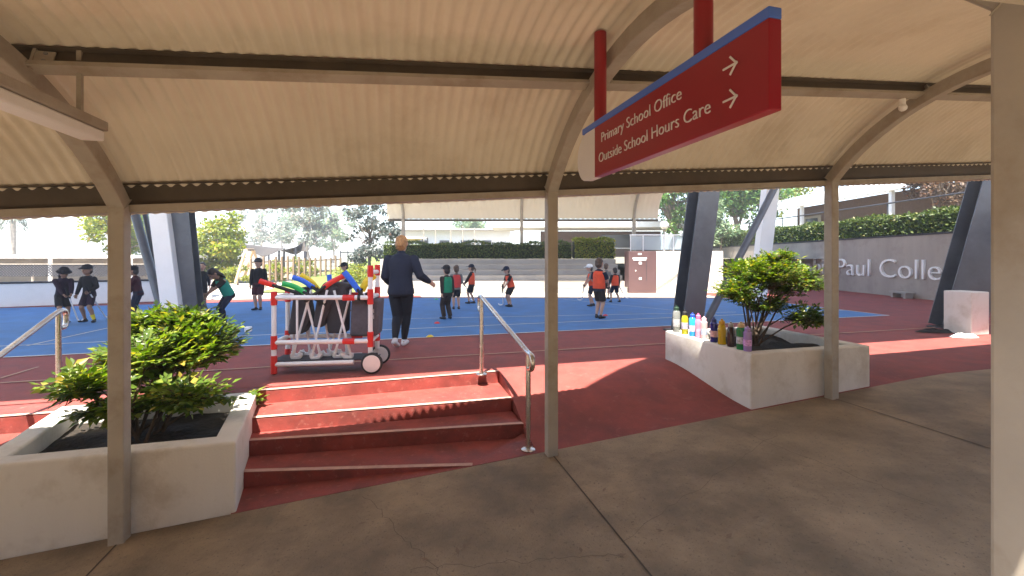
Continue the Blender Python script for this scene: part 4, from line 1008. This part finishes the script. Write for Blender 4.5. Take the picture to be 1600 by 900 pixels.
_, w, _ = person('child in dark peaked cap and orange bib facing left with a stick', (737, 474), 1.05, -PI/2-.2, hat=('cap', 'navy'), top='brownc', sleeve='long', bib='orangebib', bottom='blackcloth', hair=('pony', 'hair_brown'), hands=((.05, -.2, .5), (-.02, -.2, .5)), curl=(1, 1), feet=((.05, -.06, 0), (-.05, .05, 0)))
stick('white hockey stick of the child in peaked cap near the handrail', w((.02, -.21, .5)), G(742, 470, .01), hook=V((-1,0,0)))
_, w, _ = person('child with dark shoes in mid court between handrail and middle column', (797, 479), 1.05, -1.0, hat=('cap', 'navy'), top='blackcloth', sleeve='short', bib='orangebib', bottom='blackcloth', hands=((.05, -.22, .46), (-.02, -.22, .42)), lean=(.3, 0), pelvis=(0, .03, .50), curl=(1, 1))
stick('white hockey stick of the child in mid court', w((.02, -.23, .43)), G(786, 478, .01), hook=V((-1,0,0)))
person('tall child in orange bib over a blue shirt standing with back half turned', (936, 497), 1.24, PI-.75, hair=('short', 'hair_brown'), top='navy', sleeve='short', bib='orangebib', bottom='brownc', hands=((.10, -.16, .58), (-.08, -.17, .56)), shoes='black', feet=((.05, 0, 0), (-.05, .03, 0)), toe=(.4, -.3), wide=1.05)
_, w, _ = person('child in white cap and orange bib left of the tall child', (925, 478), 1.07, -PI/2+.1, hat=('cap', 'white'), top='greycloth', sleeve='short', bib='orangebib', bottom='navy', hands=((.06, -.2, .48), (-.02, -.22, .46)), lean=(.12, 0), curl=(1, 1), feet=((.06, -.04, 0), (-.05, .05, 0)))
stick('white hockey stick of the child in the white cap', w((.02, -.21, .47)), G(909, 470, .01), hook=V((-1,0,0)))
person('child in grey shirt half hidden behind the tall child', (947, 467), 1.06, 2.6, hair=('short', 'hair_brown'), top='greycloth', sleeve='short', bottom='brownc', hands=((.14, -.05, .47), (-.14, -.05, .47)))
_, w, _ = person('child in orange bib striding right with legs apart at far court edge', (961, 472), .98, PI+.3, hair=('short', 'hair_dark'), top='blackcloth', sleeve='long', bib='orangebib', bottom='navy', hands=((.13, -.1, .5), (-.17, -.06, .46)), feet=((.13, 0, 0), (-.14, .03, 0)), pelvis=(0, 0, .49), wide=1.08)
stick('white hockey stick of the striding child', w((-.17, -.06, .46)), G(977, 467, .01), hook=V((1,0,0)))

# ================================================================ equipment cart
ca, cb_ = G(424, 586), G(597, 582); cd = (cb_-ca); clen = cd.length; cd.normalize(); cn_ = V((-cd.y, cd.x, 0)); CW = .37
def cp(x, y, z): return ca + cd*(x*.915) + cn_*y + V((0,0,z))
ct = thing('equipment_cart', 'white pipe sports cart with red joints full of hockey sticks', 'cart', cp(.6, .2, 0))
PR = .026
def pipe(a, c, r=PR, m='white', name='pipe'): return MB().sweep([cp(*a), cp(*c)], r, 12).build(name, M[m], ct, smooth='auto')
CL = clen - .03; ZT, ZM, ZB = .88, .36, .115
for y in (0, CW):
    pipe((.03, y, .07), (.03, y, ZT)); pipe((CL, y, .20), (CL, y, 1.13 if y == 0 else 1.13))
    pipe((.03, y, ZT-.02), (CL, y, ZT-.03)); pipe((.03, y, ZM), (CL, y, ZM)); pipe((.03, y, ZB), (CL-.2, y, ZB+.01))
    for (x, z, h) in ((.03, ZT-.03, .15), (.03, ZM, .15), (.03, ZB, .20), (CL, ZT-.02, .17), (CL, ZM+.02, .17), (CL, 1.15, .13)):
        MB().sweep([cp(x, y, z-h/2), cp(x, y, z+h/2)], .034, 12).build('joint', M['redplastic'], ct, smooth='auto')
    for (x, z) in ((CL*.78, ZT-.03), (CL*.78, ZM)): MB().sweep([cp(x-.07, y, z), cp(x+.07, y, z)], .034, 12).build('joint', M['redplastic'], ct, smooth='auto')
    MB().sweep([cp(CL*.87, y, ZT-.03), cp(CL*.90, y, ZT-.03)], .032, 10).build('clamp', M['black'], ct)
for (x, z) in ((.03, ZT-.02), (CL, ZT-.03), (.03, ZB), (CL, ZM), (.03, ZM), (CL, 1.13)): pipe((x, 0, z), (x, CW, z))
MB().box(cp(CL/2, CW/2, ZB+.03), CL-.08, CW-.05, .012, cd, cn_, V((0,0,1))).build('tray', M['darkgrey'], ct)
for y in (0, CW):
    pipe((.16+.26*(1 if False else 0)+.14, y, ZM), (.30, y, ZT), .012)
for y in (-.045, CW+.045):
    c = cp(CL+.03, y, .118); wl = MB().lathe(c - cn_*.022, [(.070,0),(.108,.002),(.118,.010),(.118,.034),(.108,.042),(.070,.044)], 28, axis=cn_).build('wheel', M['black'], ct, smooth='auto')
    for s_ in (-.024, .024): MB().lathe(c + cn_*(s_-.003), [(.004,-.002),(.04,-.004),(.094,-.001),(.096,.003),(.04,.008),(.004,.01)], 24, axis=cn_).build('hub', M['grey'] if False else M['signwhite'], wl, smooth='auto')
for y in (0, CW):
    c = cp(.03, y, .0); cw = MB().lathe(cp(.03, y, .032) - cn_*.012, [(.02,0),(.031,.003),(.031,.021),(.02,.024)], 16, axis=cn_).build('caster', M['black'], ct, smooth='auto')
MB().sweep([cp(CL+.03, -.06, .118), cp(CL+.03, CW+.06, .118)], .012, 8).build('axle', M['grey'], ct)
# contents
def cstick(i, x0, y0, x1, y1, z1, col, label, z0=.16, r=.014, head=True):
    a, c = cp(x0, y0, z0), cp(x1, y1, z1); d = (c-a).normalized()
    t = thing('hockey_stick', label, 'hockey stick', a, 0, 'hockey sticks stored in the cart')
    MB().sweep([a, c], r, 8).build('shaft', M['white'] if i % 3 else M['signwhite'], t, smooth='auto')
    s_ = cd*(1 if x1 > x0 else -1)
    hk = bend([a + V((0,0,.05)), a + V((0,0,.0)), a + s_*.07, a + s_*.10 + V((0,0,.05))], 4, .03); MB().sweep(hk, [(.026, .016)]*len(hk), 8).build('toe', M['signwhite'], t, smooth='auto')
    return t
pl = {'red': plastic('bright_red', (.72,.03,.02)), 'blue': plastic('bright_blue', (.03,.14,.68)), 'green': plastic('bright_green', (.02,.42,.09)), 'yellow': plastic('bright_yellow', (.80,.55,.02))}
sl = [(.20,.10,.42,.12), (.52,.16,.34,.10), (.44,.08,.62,.10), (.62,.22,.50,.22), (.70,.12,.90,.14), (.82,.26,.70,.20), (.34,.30,.22,.30), (.92,.08,.72,.05), (.56,.34,.80,.34), (.15,.25,.18,.22)]
lbl = ['white hockey stick leaning at the left end of the cart', 'white hockey stick crossing behind the cart strut, second from left', 'white hockey stick slanting right in the middle of the cart', 'upright white stick near the middle of the cart back', 'white stick slanting under the red top joint of the cart',
       'white stick leaning left near the grey bag', 'white stick at the back left of the cart', 'long white stick crossing the cart front to the right', 'white stick at the back right of the cart', 'nearly upright white stick beside the left cart post']
for i, (x0, y0, x1, y1) in enumerate(sl): cstick(i, x0, y0, x1, y1, .93, 'white', lbl[i])
# foam bats and coloured stick blades standing out of the top
def bat(col, pts, label, r=.019, cat='foam bat'):
    t = thing('foam_bat', label, cat, cp(*pts[0]), 0, 'coloured foam bats in the cart')
    p = bend([cp(*q) for q in pts], 5, .12); n = len(p)
    MB().sweep(p, [(r*1.6, r*.6)]*n, 10).build('blade', pl[col] if col in pl else M[col], t, smooth='auto', bevel=.003)
    MB().sweep([p[0] - (p[1]-p[0]).normalized()*.26, p[0] + (p[1]-p[0]).normalized()*.03], .02, 8).build('handle', M['black'], t, smooth='auto')
bat('red', [(.02, .05, .985), (-.08, .03, 1.02), (-.15, .02, 1.045)], 'red tipped bat sticking out at the left end of the cart')
bat('blue', [(.42, .2, .95), (.28, .2, 1.04), (.16, .2, 1.075)], 'blue bat leaning left over the green bat')
bat('green', [(.36, .1, .90), (.22, .1, .98), (.08, .1, 1.01)], 'green bat low at the left end of the cart')
bat('yellow', [(.44, .3, .92), (.36, .3, 1.02), (.22, .3, 1.10)], 'yellow bat behind the blue bat at the left end')
bat('red', [(.58, .1, .96), (.68, .1, 1.03), (.84, .1, 1.10)], 'red bat in the middle pointing to the right')
bat('blue', [(1.02, .05, .92), (.92, .05, 1.05), (.84, .05, 1.14)], 'long blue bat rising to the left in the middle of the cart', .022)
bat('blue', [(.60, .3, .93), (.58, .3, 1.04), (.575, .3, 1.10)], 'short upright blue bat at the back of the cart')
bat('yellow', [(1.04, .1, .92), (1.09, .1, 1.02), (1.20, .1, 1.10)], 'yellow bat arching over the grey bag', .026)
# dark bags
def bag(label, poly, y0, y1, m='darkgrey', name='kit_bag'):
    t = thing(name, label, 'bag', cp(poly[0][0], y0, poly[0][1]), 0, 'dark kit bags in the cart'); n = len(poly)
    b = MB(); vs_ = [cp(x, y0, z) for x, z in poly] + [cp(x, y1, z) for x, z in poly]
    b.add(vs_, [tuple(range(n)), tuple(range(2*n-1, n-1, -1))] + [(i, n+i, n+(i+1) % n, (i+1) % n) for i in range(n)])
    o = b.build('shell', M[m], t, bevel=.03, seg=4); return t, o
bag('black padded bag slumped in the left half of the cart', [(.12,.42), (.30,.42), (.40,.60), (.34,.97), (.20,.94)], .14, .34)
bag('dark padded bag standing in the middle of the cart', [(.60,.42), (.82,.42), (.84,.93), (.94,.98), (.70,1.02), (.56,.95)], .16, .38)
bag('dark padded bag with a pointed top just left of the middle', [(.42,.5), (.56,.5), (.74,.96), (.58,1.03), (.50,.93)], .12, .30, 'darkgrey')
t, o = bag('grey upright bag with white letter marks at the right end of the cart', [(.90,.40), (1.24,.40), (1.27,.82), (.92,.82)], .06, .36, 'greybag')
for z, inv in ((.665, 0), (.60, 1)):
    me = text_mesh('H', .075, .002); lo, hi = text_bounds(me); me.transform(Matrix.Translation((-lo[0], 0, 0)))
    me.transform(Matrix(((cd.x, 0, -cn_.x, 0), (cd.y, 0, -cn_.y, 0), (0, 1, 0, 0), (0, 0, 0, 1)))); me.transform(Matrix.Translation(cp(1.155, .056, z))); lk = link('lettering', me, M['white'], t)
# markers and balls on the court
def cone(px, py, col, label):
    t = thing('marker_disc', label, 'court marker', G(px, py, .006), 0, 'small markers on the court')
    MB().lathe(G(px, py, .006), [(.06,0),(.059,.005),(.03,.026),(.02,.027),(.018,.022)], 18).build('disc', col, t, smooth='auto')
cone(672, 526, pl['yellow'], 'yellow marker disc on the near edge of the blue court'); cone(682, 468, pl['green'], 'green marker disc near the far edge of the blue court')
cone(683, 505, pl['red'], 'red marker disc on the blue court in front of the green bib child'); cone(946, 493, pl['red'], 'red marker disc at the feet of the tall child')
t = thing('block', 'small white cube lying on the blue court', 'block', G(388, 519)); MB().box(G(388, 519)+V((0,0,.05)), .10, .10, .09, ud, vd).build('cube', M['white'], t, bevel=.012)

# ================================================================ bottles on the right planter
def bottle(px, Yoff, h, r, body, cap, label, style=0):
    f = (px-1040)/(1170-1040); u_, v_ = 3.445, 0
    # place on the left rim by photo column
    k = (px-800)/F; y = 3.445/(ud.x*k+ud.y); v_ = vd.x*k*y + vd.y*y
    h *= 1.2; r *= 1.06; p = U(3.445, v_, .366); t = thing('drink_bottle', label, 'bottle', p, 0, 'drink bottles along the planter rim')
    pr = {0: [(r*.9,0),(r,.008),(r,h*.62),(r*.8,h*.72),(r*.62,h*.78)], 1: [(r*.92,0),(r,.01),(r*.86,h*.25),(r*.98,h*.5),(r*.9,h*.7),(r*.62,h*.78)], 2: [(r*.95,0),(r,.006),(r,h*.78),(r*.7,h*.83)]}[style]
    o = MB().lathe(p, pr, 18).build('bottle_body', body, t, smooth='auto')
    if style != 1: MB().lathe(p + V((0,0,h*.22)), [(r*1.012,0),(r*1.015,.002),(r*1.015,h*.26),(r*1.012,h*.262)], 18).build('label_band', mat('band_%d' % int(px), (random.uniform(.3,.7), random.uniform(.3,.6), random.uniform(.35,.7)), .5, var=.5, scale=60), t, smooth='auto')
    z = pr[-1][1]; MB().lathe(p + V((0,0,z+.001)), [(r*.72,0),(r*.72,h*.11),(r*.5,h*.14),(r*.28,h*.15),(r*.28,h*.2),(r*.2,h*.205)], 16).build('cap', cap, t, smooth='auto')
pb = lambda n, c, a=.75: clear_mat('bottle_'+n, c, a, .12)
dk = plastic('cap_dark', (.02,.05,.03)); wt = M['white']
bottle(1057, 0, .27, .042, pb('clear', (.45,.47,.45), .35), dk, 'clear drink bottle with dark green cap at the far end of the row', 2)
bottle(1070, 0, .25, .038, pb('olive', (.42,.38,.02), .85), M['black'], 'olive yellow drink bottle second from the far end')
bottle(1082, 0, .225, .036, pb('sky', (.03,.28,.60), .9), plastic('cap_blue', (.03,.08,.45)), 'sky blue drink bottle', 2)
bottle(1091, 0, .24, .034, pb('pink', (.72,.35,.48), .6), plastic('cap_pink', (.65,.15,.30)), 'clear drink bottle with pink top', 1)
bottle(1100, 0, .21, .035, pb('pale_pink', (.72,.50,.50), .8), plastic('cap_palepink', (.7,.45,.5)), 'pale pink drink bottle', 2)
bottle(1115.5, 0, .22, .036, pb('navy', (.02,.03,.22), .95), plastic('cap_navy', (.02,.03,.15)), 'navy blue drink bottle in the middle of the row', 2)
bottle(1128, 0, .23, .040, pb('yellow', (.62,.42,.01), .85), plastic('cap_amber', (.55,.3,.02)), 'bright yellow waisted drink bottle', 1)
bottle(1142, 0, .22, .036, pb('brown', (.05,.025,.03), .9), plastic('cap_grey', (.35,.33,.33)), 'dark brown drink bottle with grey cap', 1)
bottle(1158, 0, .225, .042, pb('green', (.02,.22,.07), .92), plastic('cap_tan', (.55,.40,.22)), 'green drink bottle with tan cap', 2)
bottle(1168, 0, .20, .036, pb('lilac', (.36,.25,.60), .95), plastic('cap_lilac', (.36,.25,.60)), 'lilac drink bottle at the near corner of the planter', 2)

# ================================================================ white box and dropped clothes at right
t = thing('block', 'white rendered block standing on the red court by the far right column', 'block', G(1525, 521))
q = G(1527, 525); MB().box(q + V((.08, .26, .36)), .40, .40, .72, V((.97,.22,0)), V((-.22,.97,0)), V((0,0,1))).build('block_body', M['render'], t, bevel=.012)
def cloth(label, px, py, sx, sy, m, h=.05):
    t = thing('jumper', label, 'clothing', G(px, py), 0, 'clothes dropped by the far right column'); c = G(px, py); b = MB(); n = 22
    def f(i, j):
        x, y = i/n*2-1, j/n*2-1; r = min(1, x*x+y*y); k = max(0, 1-r); s_ = math.sqrt(1-.5*y*y), math.sqrt(1-.5*x*x)
        return c + V((x*s_[0]*sx, y*s_[1]*sy, .008 + h*k**.5*(.6+.4*math.sin(x*7+px)*math.cos(y*6+2*x)) ))
    b.grid(range(n+1), range(n+1), f); b.build('fabric', m, t, smooth=True)
cloth('dark jumper dropped on the red court at the foot of the far right column', 1462, 519, .34, .14, M['blackcloth'], .06)
cloth('crumpled white shirt on the red court beside the dark jumper', 1506, 527, .22, .11, M['bluecloth' if False else 'white'], .07)
t = thing('bench', 'small low pale bench against the retaining wall below the name', 'bench', G(1325, 466)); q = G(1330, 464)
MB().box(V((12.3, q.y-.3, .17)), .3, .62, .05).build('seat', M['terrace'], t)
for dy in (-.22, .22): MB().box(V((12.3, q.y-.3+dy, .072)), .26, .08, .144).build('leg', M['terrace'], t)
# leaf litter on the path and steps
n = 60
for i in range(30):
    px, py = random.uniform(380, 1250), random.uniform(690, 880)
    k = V(((px-800)/F, 1, -(py-YH)/F)); a = 1.74/(-k.z + .072*(k.x*ud.x+k.y*ud.y)); p = V((k.x*a, a, 0)); u_, v_ = uv(p)
    if v_ > 3.3 or v_ < .2: continue
    t = thing('fallen_leaf', 'small dry leaf lying on the concrete path', 'leaf', (p.x, p.y, zp(u_)+.004), 0, 'dry leaves on the path')
    ang = random.random()*6; d = V((math.cos(ang), math.sin(ang), 0)); s_ = V((-d.y, d.x, 0)); c = V((p.x, p.y, zp(u_)+.004)); L = random.uniform(.014, .034)
    MB().add([c-d*L, c+s_*L*.4+V((0,0,.004)), c+d*L+V((0,0,.006)), c-s_*L*.4+V((0,0,.003))], [(0,1,2,3)]).build('blade', M['timber'], t)

# thin pale air over the whole place
b = MB().box(V((0, 0, 6)), 800, 800, 17.4); hz = b.build('haze', None); hz['kind'] = 'stuff'
hm = bpy.data.materials.new('haze'); hm.use_nodes = True; n = hm.node_tree.nodes; n.remove(n['Principled BSDF'])
pv_ = n.new('ShaderNodeVolumePrincipled'); pv_.inputs['Color'].default_value = (.95,.94,.92,1); pv_.inputs['Density'].default_value = .0045; pv_.inputs['Anisotropy'].default_value = .3
hm.node_tree.links.new(pv_.outputs[0], n['Material Output'].inputs['Volume']); hz.data.materials.append(hm)
